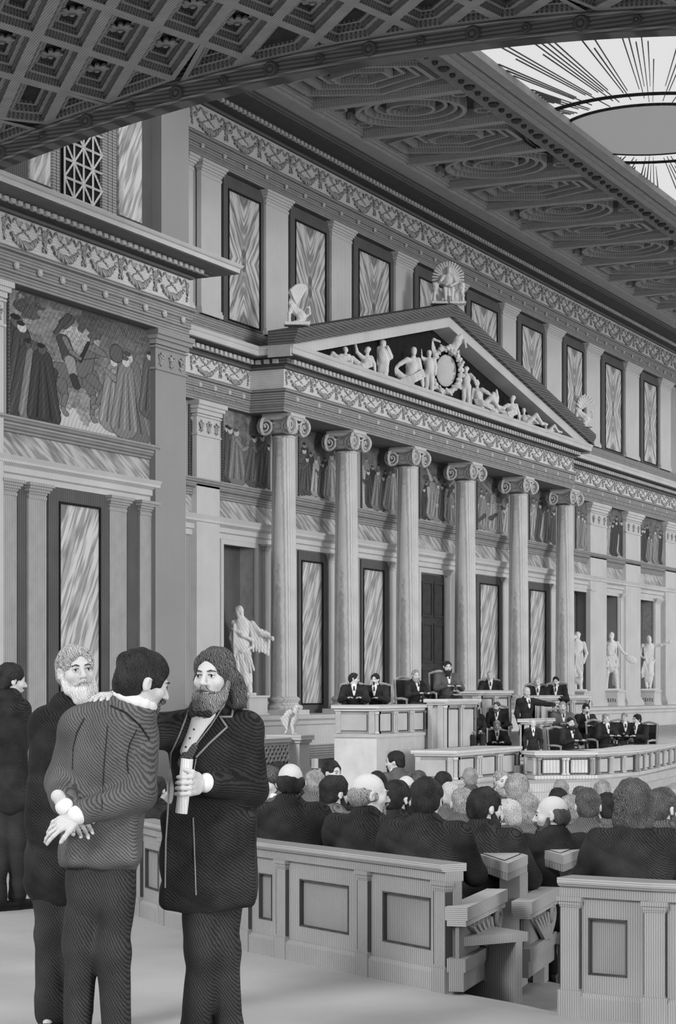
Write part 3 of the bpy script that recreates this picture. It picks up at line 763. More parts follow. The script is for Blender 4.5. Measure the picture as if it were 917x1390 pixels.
for i in range(-12, 22):
    for j in range(-12, 22):
        c = o0 + va * i + vb * j
        cell = [tuple(c + (va * a_ + vb * b_) / 2) for a_, b_ in ((-1, -1), (1, -1), (1, 1), (-1, 1))]
        if max(p[0] for p in cell) < XV0 or min(p[1] for p in cell) > YV0 or max(p[1] for p in cell) < YV1: continue
        P = clip(cell, lambda p: AXX - .02 - p[0]); P = clip(P, lambda p: p[0] - XV0) if P else P
        P = clip(P, lambda p: YV0 - p[1]) if P else P; P = clip(P, lambda p: p[1] - YV1) if P else P
        if len(P) < 3: continue
        nc = len(P); P = [P[q] for q in range(nc) if math.dist(P[q], P[(q + 1) % nc]) > .34]
        if len(P) < 3: continue
        A_ = sum(P[q][0] * P[(q + 1) % len(P)][1] - P[(q + 1) % len(P)][0] * P[q][1] for q in range(len(P))) / 2
        if A_ < 0: P = P[::-1]
        lv = [P]; ok = True
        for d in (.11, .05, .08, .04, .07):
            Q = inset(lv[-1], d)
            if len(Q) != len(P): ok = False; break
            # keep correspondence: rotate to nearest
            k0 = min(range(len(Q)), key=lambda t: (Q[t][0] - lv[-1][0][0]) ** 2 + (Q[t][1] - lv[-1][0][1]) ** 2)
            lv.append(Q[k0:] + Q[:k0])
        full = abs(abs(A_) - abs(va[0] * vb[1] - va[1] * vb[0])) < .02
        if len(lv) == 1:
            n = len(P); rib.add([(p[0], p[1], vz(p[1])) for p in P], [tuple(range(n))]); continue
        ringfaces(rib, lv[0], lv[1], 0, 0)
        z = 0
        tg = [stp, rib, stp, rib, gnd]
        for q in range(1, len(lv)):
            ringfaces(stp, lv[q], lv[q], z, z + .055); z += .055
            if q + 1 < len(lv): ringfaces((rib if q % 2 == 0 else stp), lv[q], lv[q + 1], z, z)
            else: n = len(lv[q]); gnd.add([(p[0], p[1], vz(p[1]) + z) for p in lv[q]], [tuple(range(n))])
        if full and ok:
            if 'ros' not in det:
                s = Sculpt(k=.02)
                for t in range(8):
                    a_ = 2 * PI * t / 8; s.cone((.04 * math.cos(a_), .05 * math.sin(a_), -.03), (.17 * math.cos(a_ + .5), .2 * math.sin(a_ + .5), 0), .025, .05)
                s.ell((0, 0, -.05), (.06, .07, .05)); det['ros'] = s.mesh('vault_rosette', .02, M_mould)
            r = bpy.data.objects.new('vault_rosette', det['ros']); COL.objects.link(r); r.parent = vault; r.location = Vector((c[0], c[1], vz(c[1]) + .21)) - WL(vault)
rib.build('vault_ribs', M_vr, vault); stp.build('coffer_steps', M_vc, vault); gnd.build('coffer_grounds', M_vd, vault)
# ================================================================ painted frescoes
M_paint = paint_mat()
class Canvas:
    def __init__(s, w, h, res, base=.3, seed=1):
        s.nx, s.nz = int(w / res) + 1, int(h / res) + 1; s.w, s.h, s.q = w, h, .5
        s.X, s.Z = np.meshgrid(np.linspace(0, w * s.q, s.nx), np.linspace(0, h, s.nz), indexing='ij')
        s.r = np.random.RandomState(seed); n = s.smooth(14) ; n2 = s.smooth(50)
        s.T = base * (1 + .55 * (n - .5) + .5 * (n2 - .5)); s.hatch(.05, 1.5, .22)
    def smooth(s, k):
        a = s.r.rand(k + 2, k + 2); u = np.linspace(0, k, s.nx); v = np.linspace(0, k, s.nz)
        i, j = u.astype(int), v.astype(int); fu, fv = (u - i)[:, None], (v - j)[None]
        fu, fv = fu * fu * (3 - 2 * fu), fv * fv * (3 - 2 * fv)
        g4 = lambda p, q: a[np.ix_(i + p, j + q)]
        return g4(0, 0) * (1 - fu) * (1 - fv) + g4(1, 0) * fu * (1 - fv) + g4(0, 1) * (1 - fu) * fv + g4(1, 1) * fu * fv
    def hatch(s, per, slope, amt, mask=None):
        m = 1 - amt * (.5 + .5 * np.sin(2 * PI * (s.X + s.Z / slope) / per + 3 * s.smooth(9)))
        s.T = s.T * (m if mask is None else np.where(mask, m, 1))
    def ell(s, x, z, rx, rz, v, a=0, edge=.6):
        c, q = math.cos(a), math.sin(a); X, Z = s.X - x, s.Z - z
        d = ((X * c + Z * q) / rx) ** 2 + ((-X * q + Z * c) / rz) ** 2
        s.T = np.where(d < 1.25, v * edge * .4, s.T) if edge < 1 else s.T; s.T = np.where(d < 1, v, s.T); return d < 1
    def cap(s, a, b, ra, rb, v, edge=True):
        ax, az = a; dx, dz = b[0] - ax, b[1] - az; L = dx * dx + dz * dz + 1e-9
        t = np.clip(((s.X - ax) * dx + (s.Z - az) * dz) / L, 0, 1)
        d = np.hypot(s.X - ax - t * dx, s.Z - az - t * dz) - (ra + (rb - ra) * t)
        if edge: s.T = np.where(d < .014, v * .3, s.T)
        s.T = np.where(d < 0, v, s.T); return d < 0
    def robed(s, x, z, H, v, lean=0, arm=0, w=1, head=.55):
        """standing draped figure with feet at (x, z)"""
        m = s.cap((x + lean * H, z + H * .78), (x, z + H * .06), H * .095 * w, H * .17 * w, v)
        for k in range(5):
            q = (k - 2) * .055 * H * w
            s.cap((x + lean * H + q * .4, z + H * .74), (x + q * 1.3, z + .03), .006, .02, v * (.45 if k % 2 else 1.5), False)
        if arm: s.cap((x + lean * H, z + H * .76), (x + lean * H + arm * H * .2, z + H * .6), H * .04, H * .04, v * 1.25); s.cap((x + lean * H + arm * H * .2, z + H * .6), (x + lean * H + arm * H * .34, z + H * .68), H * .035, H * .02, v * 1.4)
        s.ell(x + lean * H * 1.15, z + H * .9, H * .05, H * .066, head); s.ell(x + lean * H * 1.15 - .015 * H, z + H * .945, H * .048, H * .032, v * .45, edge=1)
    def build(s, name, X0, Y, Z0, label, grp=None):
        s.T = np.clip(s.T, .02, .9); nx, nz = s.nx, s.nz
        V = np.stack([s.X / s.q - s.w / 2, np.zeros_like(s.X), s.Z], -1).reshape(-1, 3)
        i, j = np.meshgrid(np.arange(nx - 1), np.arange(nz - 1), indexing='ij'); a = (i * nz + j).ravel()
        F = np.stack([a, a + nz, a + nz + 1, a + 1], 1)
        me = bpy.data.meshes.new('painted_surface'); me.vertices.add(len(V)); me.vertices.foreach_set('co', V.astype(np.float32).ravel())
        me.loops.add(F.size); me.loops.foreach_set('vertex_index', F.astype(np.int32).ravel())
        me.polygons.add(len(F)); me.polygons.foreach_set('loop_start', np.arange(0, F.size, 4, dtype=np.int32)); me.update(calc_edges=True)
        at = me.color_attributes.new('tone', 'FLOAT_COLOR', 'POINT'); T = s.T.ravel()
        at.data.foreach_set('color', np.stack([T, T, T, np.ones_like(T)], 1).astype(np.float32).ravel()); me.materials.append(M_paint)
        o = empty(name, (X0 + s.w / 2, Y, Z0), label, 'wall painting', grp)
        p = bpy.data.objects.new('painted_surface', me); COL.objects.link(p); p.parent = o; p.location = (0, -.035, 0)
        MB().box(-s.w / 2, s.w / 2, -.03, 0, 0, s.h).build('backing', M_mouldd, o, local=True)
        MB().frame(-s.w / 2 - .01, s.w / 2 + .01, -.02, s.h + .02, .03, -.045, 0).build('frame', M_mouldd, o, local=True)
        return o
# great equestrian scene of the left bay
YFR = YLW - .0; fx0, fx1 = XY(9, YFR), XY(208, YFR)
c = Canvas(fx1 - fx0, 10.22 - 7.47, .016, .24, 4); cw_, chh = c.w, c.h
def fp(px, py):          # place of a painted detail on the wall
    X = XY(px, YFR); return ((X - fx0) * .5, ZY(px, py, YFR) - 7.47)
m = c.Z < .32 + .1 * np.sin(c.X * 1.3) + .12 * c.smooth(8); c.T = np.where(m, .62, c.T); c.hatch(.07, .15, .2, m)
for (px, py, r, v) in [(20, 420, .5, .36), (35, 400, .5, .30), (60, 415, .55, .16), (45, 425, .4, .12), (95, 418, .6, .2), (80, 440, .5, .3), (112, 460, .45, .5), (135, 462, .4, .45), (150, 445, .8, .13), (180, 465, .7, .16), (165, 480, .6, .2), (40, 470, .5, .24), (100, 475, .4, .42), (130, 560, .6, .4), (112, 545, .4, .34)]:
    x, z = fp(px, py); mk = ((c.X - x) / r) ** 2 + ((c.Z - z) / (r * .55)) ** 2 + 1.2 * (c.smooth(24) - .5) < 1
    c.T = np.where(mk, v * (.7 + .6 * c.smooth(60)), c.T); c.hatch(.06, random.choice([.7, -.8, 2]), .45, mk)
def sz(py0, py1, px): return abs(fp(px, py0)[1] - fp(px, py1)[1])
x, z = fp(20, 555); c.robed(x, z, 2.1, .06, w=1.2, head=.12); x, z = fp(27, 540); c.robed(x, z, 1.7, .07)
# horse
hb = .15
def hp(px, py): return fp(px, py)
c.cap(hp(74, 508), hp(116, 512), .26, .24, hb); c.cap(hp(110, 502), hp(121, 474), .19, .10, hb); c.cap(hp(121, 471), hp(139, 482), .105, .05, hb * 1.25); c.ell(*hp(126, 474), .018, .014, .02, edge=1)
c.cap(hp(121, 466), hp(122, 459), .03, .01, hb); c.cap(hp(106, 490), hp(117, 466), .03, .025, hb * .25)
for a in ([(116, 520), (124, 540), (122, 565), (126, 571)], [(122, 515), (137, 532), (128, 551), (124, 553)], [(72, 518), (76, 536), (70, 552), (76, 560)], [(80, 520), (86, 538), (82, 554), (87, 562)]):
    rr = [.12, .055, .035, .05]
    for i in range(3): c.cap(hp(*a[i]), hp(*a[i + 1]), rr[i], rr[i + 1], hb * (1 + .2 * i))
c.cap(hp(70, 505), hp(62, 530), .08, .12, .06)
# rider
c.cap(hp(83, 462), hp(91, 486), .13, .14, .07); c.cap(hp(92, 490), hp(97, 512), .11, .08, .30); c.cap(hp(97, 512), hp(101, 524), .07, .07, .05)
c.cap(hp(85, 460), hp(94, 478), .05, .045, .2); c.cap(hp(94, 478), hp(106, 487), .045, .03, .2); c.ell(*hp(90, 444), .075, .1, .55); c.cap(hp(84, 440), hp(92, 433), .1, .09, .1)
c.cap(hp(72, 452), hp(90, 430), .03, .06, .08); c.cap(hp(107, 489), hp(130, 486), .01, .01, .04, False)
# monks and embracing women
for px, py, H, v, ln in [(32, 565, 1.75, .07, .04), (46, 567, 1.72, .2, .0), (57, 569, 1.7, .055, -.02)]: x, z = fp(px, py); c.robed(x, z, H, v, lean=ln, w=1.15, head=.1)
x, z = fp(150, 575); c.robed(x, z, 1.6, .26, lean=.02, arm=.9, w=1.1); x, z = fp(178, 588); c.robed(x, z, 1.95, .17, lean=-.05, arm=-.8, w=1.35); x, z = fp(166, 584); c.robed(x, z, 1.8, .22, lean=.02, w=1.0); x, z = fp(201, 560); c.robed(x, z, 1.5, .12)
x, z = fp(155, 480); c.ell(x, z, .14, .2, .12)
c.hatch(.055, 1.1, .3); c.hatch(.08, -2.5, .22)
c.T *= 1.25
c.build('fresco', fx0, YFR - .02, 7.47, 'large equestrian fresco with rider and robed women on the left wall')
# smaller frescoes
FR = [(255, 266, 11, 'narrow strip of fresco with a dark figure left of the first pale pilaster'), (300, 364, 12, 'fresco of robed elders meeting, left of the first column'), (404, 455, 13, 'fresco of a crowded assembly between the first and second columns'),
      (489, 536, 14, 'fresco of armed men between the second and third columns'), (568, 615, 15, 'fresco of struggling figures between the third and fourth columns'), (646, 688, 16, 'fresco with a crouching group between the fourth and fifth columns'),
      (717, 752, 17, 'fresco with an enthroned figure between the fifth and sixth columns'), (780, 800, 18, 'narrow fresco right of the last column'), (818, 848, 19, 'fresco of two standing figures above the statue with a shield'), (868, 902, 20, 'dark fresco above the statue with outstretched arm')]
for a, b, sd_, lb in FR:
    xa, xb = XY(a, YW), XY(b, YW); w = xb - xa
    c = Canvas(w, 2.1, .026, .19, sd_); w *= .5; r = random.Random(sd_)
    m = c.Z < .3 + .15 * c.smooth(6); c.T = np.where(m, .45, c.T)
    if sd_ in (12, 11): c.T = np.where(~m, c.T * (1.0 + .5 * (np.sin(c.X * 9) > .3)), c.T)
    if sd_ == 12: spots = [(.08, 1.5, .07, 0), (.2, 1.45, .1, .5), (.3, 1.5, .22, .7), (.62, 1.4, .12, .6), (.82, 1.45, .13, -.6), (.97, 1.2, .08, 0)]
    elif sd_ == 11: spots = [(.5, 1.6, .05, 0)]
    else: spots = [((k + .5) / max(2, int(w / .21)) + r.uniform(-.04, .04), r.uniform(1.0, 1.5), r.choice([.07, .1, .3, .22, .4]), r.choice([0, .7, -.7])) for k in range(max(2, int(w / .21)))]
    back = [(fx + .07, H * .95, v * .6, 0) for fx, H, v, ar in spots] if sd_ > 12 else []
    for fx, H, v, ar in back: c.robed(fx * w, .45, H, v, head=.3)
    for fx, H, v, ar in spots: c.robed(fx * w, .15 + r.random() * .1, H, v, lean=r.uniform(-.06, .06), arm=ar, w=1.05)
    if sd_ in (15, 16):
        for _ in range(9): p = (r.random() * w, .5 + r.random() * 1.2); q = (p[0] + r.uniform(-.5, .5), p[1] + r.uniform(-.4, .4)); c.cap(p, q, .07, .03, r.choice([.1, .45, .3]))
    c.hatch(.09, 1.2, .25); c.build('fresco', xa, YW - .02, 7.45, lb, None)

# ================================================================ stylobate, plinths, steps
path = [(XL0 - 1.5, -.72), (XE, -.72)]
sty = structure(MB().sweep(path, [(-1.9, -.7), (0, -.7), (0, .55), (.05, .58), (.05, .68), (.12, .74), (.12, ZS), (-1.9, ZS)]).build('trim_12', M_light)); sty['label'] = 'pale stone stylobate under the columns'
MB().sweep(path, [(0, -.62), (.14, -.62), (.14, -.1), (.06, -.02), (0, -.02)]).build('plinth_course', M_mould, sty)
# ================================================================ tiered floor
BP = [(150, 14.95), (193, 14.6), (228, 14.0), (285, 13.3), (340, 12.62), (390, 12.25), (501, 11.52), (614, 10.85), (690, 10.5), (758, 10.15), (820, 9.98), (891, 9.86), (930, 9.8), (1010, 9.7)]
def Db(px): return float(np.interp(px, [p[0] for p in BP], [p[1] for p in BP]))
TIER = [(1.0, 0.0), (1.22, -.17), (1.5, -.35), (1.85, -.5)]
def floorz(px, D):
    for f, z in TIER:
        if D <= Db(px) * f + (.35 if f == 1.0 else 0) : return z
    return -.62
M_floor = mat('aisle_floor', .50, .30, rot=(0, 0, ROTCAM + PI / 2), scale=26, dist=1.2, noise=.15, nscale=1.0)
for k, (f, z) in enumerate(TIER):
    far = [W(px, 0, Db(px) * f + (.04 if k == 0 else 0)) for px in range(186, 1200, 24)]
    if k == 0: left = [W(-420, 0, 30), W(40, 0, 40), W(150, 0, 30), W(186, 0, 16)]
    else: left = [W(-420, 0, 31 + k), W(44, 0, 40.6), W(156 + k * 4, 0, 31 + k)]
    pts = [(p.x, p.y) for p in [W(-700, 0, 4), ] + left + far + [W(1400, 0, 4)]]
    structure(MB().prism(pts, -.72 - .001 * k, z).build('floor_tier_%d' % (k + 1), M_floor if k == 0 else MATS['floor_boards'])).name = 'floor_%d' % (k + 1)
# platform
plp = [(545, 39.0), (700, 39.7), (716, 41.2), (800, 42.1), (866, 44.6), (917, 49), (990, 56)]
M_plat = mat('platform_stone', .55, .42, rot=(0, 0, .4), scale=5, dist=.4, noise=.08)
bk = [(XY(990, -.72), -.75), (XY(470, -.72), -.75)]
p1 = [(W(a, 0, d).x, W(a, 0, d).y) for a, d in plp]
cu = lambda q, off: [(W(a, 0, d + off).x, W(a, 0, d + off).y) for a, d in q]
structure(MB().prism(cu(plp, -.5) + bk, -.62, -.46).prism(cu(plp, 0) + bk, -.5, -.3).build('floor_5', M_plat))
pl2 = [(606, 43.4), (704, 43.5), (737, 45.9), (790, 46.6), (812, 49), (880, 53.5), (960, 60)]
structure(MB().prism(cu(pl2, 0) + [(XY(960, -.72), -.76), (XY(560, -.72), -.76)], -.4, -.02).build('floor_6', M_plat))

# ================================================================ tribunes and desks
M_dk = mat('desk_panelling', .60, .44, scale=4.5, dist=.5, width=.4, noise=.08)
M_dks = mat('desk_body', .44, .30, scale=4.5, dist=.4, noise=.08)
M_dkt = mat('desk_top_stone', .66, .48, rot=(0, PI / 2, 0), scale=5, dist=.4, noise=.06)
M_line = mat('dark_joint', .07, .05, scale=5)
def desk(A, B, dep, zb, zt, npan, label, cat='desk', name='panelled_desk', floor=None, zlow=None, side=True, open_top=True, grp=None, dais=None):
    """panelled desk: front runs A to B (plan), body reaches dep behind it"""
    A, B = Vector(A[:2]), Vector(B[:2]); d = B - A; L = d.length; rz = math.atan2(d.y, d.x)
    o = empty(name, (A.x, A.y, zb), label, cat, grp, rz=rz); H = zt - zb
    zl = (zlow - zb) if zlow is not None else .12 * H
    bd = MB()
    if floor is None: bd.box(0, L, 0, dep, 0, H - .06)
    else:
        bd.box(0, L, 0, dep, 0, floor - zb); bd.box(0, L, 0, .12, floor - zb, H - .06); bd.box(0, .12, .12, dep, floor - zb, H - .06); bd.box(L - .12, L, .12, dep, floor - zb, H - .06)
    bd.build('body', M_dks, o, local=True)
    if dais: MB().box(.02, L - .02 + dais[2], dep, dep + dais[0], 0, dais[1] - zb).build('dais', M_dks, o, local=True)
    if floor is None: MB().box(-.08, L + .08, -.1, dep + .06, H - .07, H).box(-.04, L + .04, -.06, dep, H - .11, H - .07).build('desk_top', M_dkt, o, local=True)
    else:
        MB().box(-.1, L + .1, -.12, .3, H - .07, H).box(-.1, .3, .3, dep + .05, H - .07, H).box(-.05, L + .05, -.06, .12, H - .12, H - .07).box(-.05, .12, .12, dep, H - .12, H - .07).build('desk_top', M_dkt, o, local=True)
    MB().box(-.05, L + .05, -.05, dep, 0, zl).box(-.08, L + .08, -.08, dep, zl - .05, zl + .02).build('plinth', M_dk, o, local=True)
    z0, z1 = zl + .03, H - .13
    w = L / npan
    for i in range(npan):
        MB().box(i * w + w * .2, (i + 1) * w - w * .2, -.035, 0, z0 + (z1 - z0) * .1, z1 - (z1 - z0) * .1).build('panel', M_dk, o, local=True)
        MB().frame(i * w + w * .16, (i + 1) * w - w * .16, z0 + (z1 - z0) * .06, z1 - (z1 - z0) * .06, .02, -.045, 0).build('panel_bead', M_line, o, local=True)
    for i in range(npan + 1):
        for q in (-1, 1):
            x = min(max(i * w + q * w * .06, .04), L - .04); r = min(.05, w * .045)
            MB().box(x - r, x + r, -.07, 0, z0, z1).box(x - r * 1.5, x + r * 1.5, -.09, 0, z1 - .05, z1).box(x - r * 1.5, x + r * 1.5, -.09, 0, z0, z0 + .04).build('post', M_dk, o, local=True)
    if side:
        MB().box(-.035, 0, dep * .2, dep * .85, z0 + .06, z1 - .06).build('side_panel', M_dks, o, local=True)
        for y in (.06, dep - .08): MB().box(-.06, 0, y - .05, y + .05, z0, z1).build('side_post', M_dk, o, local=True)
    return o
def hallbox(pc, D, pl_, pr_, py, zb, npan, label, **kw):
    """hall-aligned box: corner at px pc depth D, its two seen faces reach px pl_ and pr_"""
    c = W(pc, 0, D); B = (XY(pr_, c.y), c.y); dep = onX(pl_, c.x)[0] - c.y
    return desk((c.x, c.y), B, dep, zb, 1.6 + (HOR - py) / FOC * D, npan, label, **kw), c, dep
tA, cA, dA = hallbox(509, 41, 455, 576, 957, -.62, 3, 'large pale two-tier tribune box left of the presidium', cat='tribune', name='tribune_box', floor=.62, zlow=.68)
tB, cB, dB = hallbox(602, 43, 580, 644, 949, -.3, 2, 'pale box with projecting slab standing right of the large tribune', cat='tribune', name='tribune_box', floor=.75, zlow=.25, dais=(1.3, .75, 0))
tC, cC, dC = hallbox(648, 47, 615, 690, 937, -.02, 2, 'raised presidium desk before the bearded president', cat='desk', name='presidium_desk', zlow=.7, dais=(1.6, .62, 0))
tD, cD, dD = hallbox(728, 48.5, 720, 796, 944, -.02, 3, 'long upper clerks desk behind the pointing speaker', cat='desk', name='clerk_desk', dais=(1.6, .53, 0))
tS, cS, dS = hallbox(713, 44.8, 707, 746, 976, -.02, 2, 'small lectern desk in front of the pointing speaker', cat='desk', name='speaker_desk')
tE, cE, dE = hallbox(616, 40.6, 563, 701, 1019, -.3, 3, 'low panelled ministers desk in the middle of the arena', cat='desk', name='minister_desk')
dz = .29
for k, (a, da, b, db, n, lb) in enumerate([(728, 43.0, 804, 43.3, 2, 'first curved ministers desk, beside the standing man with hands down'), (808, 43.4, 860, 44.9, 3, 'second desk of the curved ministers row'),
        (863, 45.1, 888, 47.3, 3, 'third desk of the curved ministers row'), (890, 47.6, 914, 50.2, 3, 'fourth desk of the curved ministers row, near the right edge'), (916, 50.5, 945, 54, 2, 'last desk of the curved ministers row, cut by the right edge')]):
    p, q = W(a, 0, da), W(b, 0, db); desk(p, q, .7, -.3, dz, n, lb, name='minister_desk')
# steps left of the tribune
st = MB()
c = W(457, 0, 41.9)
for k in range(4): st.box(c.x - .15 + .0, c.x + .9 - .0, c.y + k * .11 + .02, c.y + .5, -.62, -.62 + .2 * (k + 1))
tag(st.build('steps', M_plat), 'short flight of stone steps left of the large tribune box', 'steps')
# lattice balustrade and eagle pedestal
c = W(395, 0, 45); yy = c.y; xa, xb = XY(322, yy), XY(391, yy); ztop = 1.6 - 66 * 45 / FOC
bal = empty('lattice_balustrade', ((xa + xb) / 2, yy, -.62), 'pale stone balustrade with lattice panel left of the eagle', 'balustrade')
MB().box(xa, xb, yy - .08, yy + .12, ztop - .1, ztop).box(xa, xb, yy - .04, yy + .1, ztop - .16, ztop - .1).build('top_rail', M_dkt, bal)
MB().box(xa, xb, yy, yy + .08, -.02, ztop - .14).build('backing', M_line, bal); MB().box(xa, xb, yy - .06, yy + .12, -.62, -.02).build('base_course', M_dk, bal)
lt = MB(); n = 13; sw = (xb - xa) / n; zz0, zz1 = .02, ztop - .16
for i in range(-2, n + 2):
    for sg in (-1, 1):
        x0_ = xa + i * sw; x1_ = x0_ + sg * 2 * sw
        p, q = (x0_, zz0), (x1_, zz1)
        def cl(p, q):
            if p[0] > q[0]: p, q = q, p
            if q[0] <= xa or p[0] >= xb: return None
            f = lambda x: p[1] + (q[1] - p[1]) * (x - p[0]) / (q[0] - p[0])
            a = (max(p[0], xa), f(max(p[0], xa))); b = (min(q[0], xb), f(min(q[0], xb))); return a, b
        r = cl(p, q)
        if r: lt.tube([(r[0][0], yy - .02, r[0][1]), (r[1][0], yy - .02, r[1][1])], .03, 4)
lt.build('lattice', M_light, bal)
x1_ = XY(420, yy - .2); x0_ = c.x
ped_ = empty('eagle_pedestal', ((x0_ + x1_) / 2, yy, -.62), 'square stone pedestal carrying the eagle', 'pedestal')
MB().box(x0_, x1_, yy - .2, yy + .5, -.4, ztop - .06).build('block', M_light, ped_)
MB().box(x0_ - .08, x1_ + .08, yy - .28, yy + .58, ztop - .06, ztop + .05).box(x0_ - .04, x1_ + .04, yy - .24, yy + .54, ztop - .12, ztop - .06).build('cap', M_dkt, ped_)
MB().box(x0_ - .1, x1_ + .1, yy - .3, yy + .6, -.62, -.4).box(x0_ - .05, x1_ + .05, yy - .25, yy + .55, -.4, -.1).build('base', M_light, ped_)
EAG = ((x0_ + x1_) / 2, yy + .1, ztop + .05)

# ================================================================ member benches
M_bn = mat('bench_oak', .36, .23, rot=(0, 0, -ROTCAM), scale=30, dist=1.0, width=.45, noise=.12, nscale=2)
M_bnp = mat('bench_oak_panel', .31, .18, rot=(0, 0, -ROTCAM), scale=34, dist=.8, width=.45, noise=.12, nscale=2)
M_bnr = mat('bench_rail_oak', .46, .26, rot=(0, PI / 2, 0), scale=30, dist=.6, width=.4, noise=.08)
def obox(mb, A, B, u0, u1, o0, o1, z0, z1):
    """box along plan line A-B; u metres along, o metres out to the right of travel"""
    d = (B - A).normalized(); n = Vector((d.y, -d.x))
    return mb.prism([tuple(A + d * u + n * o) for u, o in ((u0, o0), (u1, o0), (u1, o1), (u0, o1))], z0, z1)
def bench(pts, posts, zt, label, zf=0.0, seat=True, rail_h=.085, single=()):
    """curved bench back seen from behind: pts = (px, D) path, posts = indexes of path points carrying a pilaster"""
    P = [Vector(W(a, 0, d)[:2]) for a, d in pts]; c0 = P[len(P) // 2]
    o = empty('member_bench', (c0.x, c0.y, zf), label, 'bench')
    pth = [tuple(p) for p in P]
    MB().sweep(pth, [(-.09, zt - rail_h * .5), (.06, zt - rail_h * .5), (.075, zt - rail_h * .3), (.075, zt), (-.09, zt)]).build('top_rail', M_bnr, o)
    MB().sweep(pth, [(-.07, zt - rail_h * 1.1), (.045, zt - rail_h * 1.1), (.045, zt - rail_h * .5), (-.07, zt - rail_h * .5)]).build('rail_moulding', M_bn, o)
    MB().sweep(pth, [(-.06, zf), (.0, zf), (.0, zt - rail_h * 1.1), (-.06, zt - rail_h * 1.1)]).build('back_board', M_bnp, o)
    MB().sweep(pth, [(0, zf), (.05, zf), (.05, zf + .1), (.03, zf + .12), (.0, zf + .12)]).build('kick_board', M_bn, o)
    for i in range(len(P) - 1):
        A, B = P[i], P[i + 1]; L = (B - A).length; a = .055 if i in posts else .0; b = .055 if i + 1 in posts else 0
        m = MB(); z0, z1 = zf + .12, zt - rail_h * 1.1; w = .05 + .08 * min(1, L)
        obox(m, A, B, a, a + w, 0, .022, z0, z1); obox(m, A, B, L - b - w, L - b, 0, .022, z0, z1); obox(m, A, B, a + w, L - b - w, 0, .022, z1 - .10, z1); obox(m, A, B, a + w, L - b - w, 0, .022, z0, z0 + .09)
        m.build('panel_frame', M_bn, o)
        m = MB(); u0, u1, q0, q1 = a + w, L - b - w, z0 + .09, z1 - .10
        for (c_, d_, e_, f_) in ((u0, u0 + .009, q0, q1), (u1 - .009, u1, q0, q1), (u0, u1, q0, q0 + .008), (u0, u1, q1 - .008, q1)): obox(m, A, B, c_, d_, 0, .026, e_, f_)
        m.build('panel_bead', M_line, o)
    for i in posts:
        A = P[i]; B = P[i + 1] if i + 1 < len(P) else P[i] + (P[i] - P[i - 1]); m = MB(); q = 0 if 0 < i < len(P) - 1 else (.055 if i == 0 else -.055)
        obox(m, A, B, -.05 + q, .05 + q, 0, .045, zf + .1, zt - rail_h * 1.1)
        for e, za, zb in ((.015, .0, .022), (.008, .022, .04), (.004, .04, .05)): obox(m, A, B, -.05 - e + q, .05 + e + q, 0, .045 + e, zt - rail_h * 1.1 - zb, zt - rail_h * 1.1 - za)
        obox(m, A, B, -.062 + q, .062 + q, 0, .057, zf + .0, zf + .13); m.build('post', M_bn, o)
        m = MB(); obox(m, A, B, -.054 + q, -.05 + q, 0, .046, zf + .14, zt - .15); obox(m, A, B, .05 + q, .054 + q, 0, .046, zf + .14, zt - .15); m.build('post_joint', M_line, o)
    if seat:
        MB().sweep(pth, [(-.5, .24), (-.06, .24), (-.06, .29), (-.5, .29)]).build('seat', M_bn, o); MB().sweep(pth, [(-.46, -.17), (-.42, -.17), (-.42, .24), (-.46, .24)]).build('seat_front', M_bn, o)
    return o
b1 = bench([(193, 14.6), (228, 14.0), (285, 13.3), (340, 12.62), (390, 12.25), (501, 11.52), (614, 10.85)], (0, 1, 2, 3, 4, 5, 6), .68, 'long curved oak member bench running from the standing men to the aisle')
b2 = bench([(765, 10.13), (891, 9.86), (1010, 9.7)], (0, 1, 2), .68, 'curved oak member bench at the right edge beyond the aisle')
b3 = bench([(-60, 20.5), (30, 18.2), (110, 16.5), (184, 15.3)], (0, 1, 2, 3), .5, 'low oak bench seen between the standing men on the left', seat=False)
# carved arm ends
def arm_end(par, a, da, b, db, z, s_=1):
    A, B = Vector(W(a, 0, da)[:2]), Vector(W(b, 0, db)[:2]); L = (B - A).length
    m = MB(); obox(m, A, B, 0, L, -.10, .02, z - .07, z); obox(m, A, B, 0, L - .03, -.09, .012, z - .1, z - .07); m.build('armrest', M_bnr, par)
    m = MB(); obox(m, A, B, 0, L - .05, -.09, .01, z - .34, z - .27); obox(m, A, B, 0, L - .08, -.08, .0, z - .44, z - .34); m.build('seat_end', M_bn, par)
    m = MB(); obox(m, A, B, .02, L * .8, -.05, -.03, z - .27, z - .1); m.build('side_board', M_bnp, par)
    d = (B - A).normalized(); n = Vector((d.y, -d.x)); q = MB(); pts = []
    for i in range(26):
        t = i / 25; an = t * 2 * PI * 1.4; R = .055 * (1 - t) + .008; u = L * .82 + R * math.cos(an); zz = z - .15 + R * math.sin(an)
        p = A + d * u + n * .0; pts.append((p.x, p.y, zz))
    low = []
    for t in np.linspace(0, 1, 8): p = A + d * (L * (.82 + .055 / L) - L * .25 * t * t); low.append((p.x, p.y, z - .15 - .13 * t))
    q.tube(low[::-1] + pts, [.02] * 8 + [.02 - .012 * i / 25 for i in range(26)], 6)
    for k in range(5):
        p0 = A + d * L * (.2 + .11 * k); p1 = A + d * L * (.55 + .04 * k); q.tube([(p0.x, p0.y, z - .12), (p1.x, p1.y, z - .27)], [.012, .02], 5)
    q.build('scroll_bracket', M_bn, par, smooth=50)
    m = MB(); obox(m, A, B, L * .55, L * .7, -.07, -.0, floorz(a, da) - .0, z - .44); m.build('leg', M_bn, par)
arm_end(b1, 629, 10.75, 684, 11.75, .46)
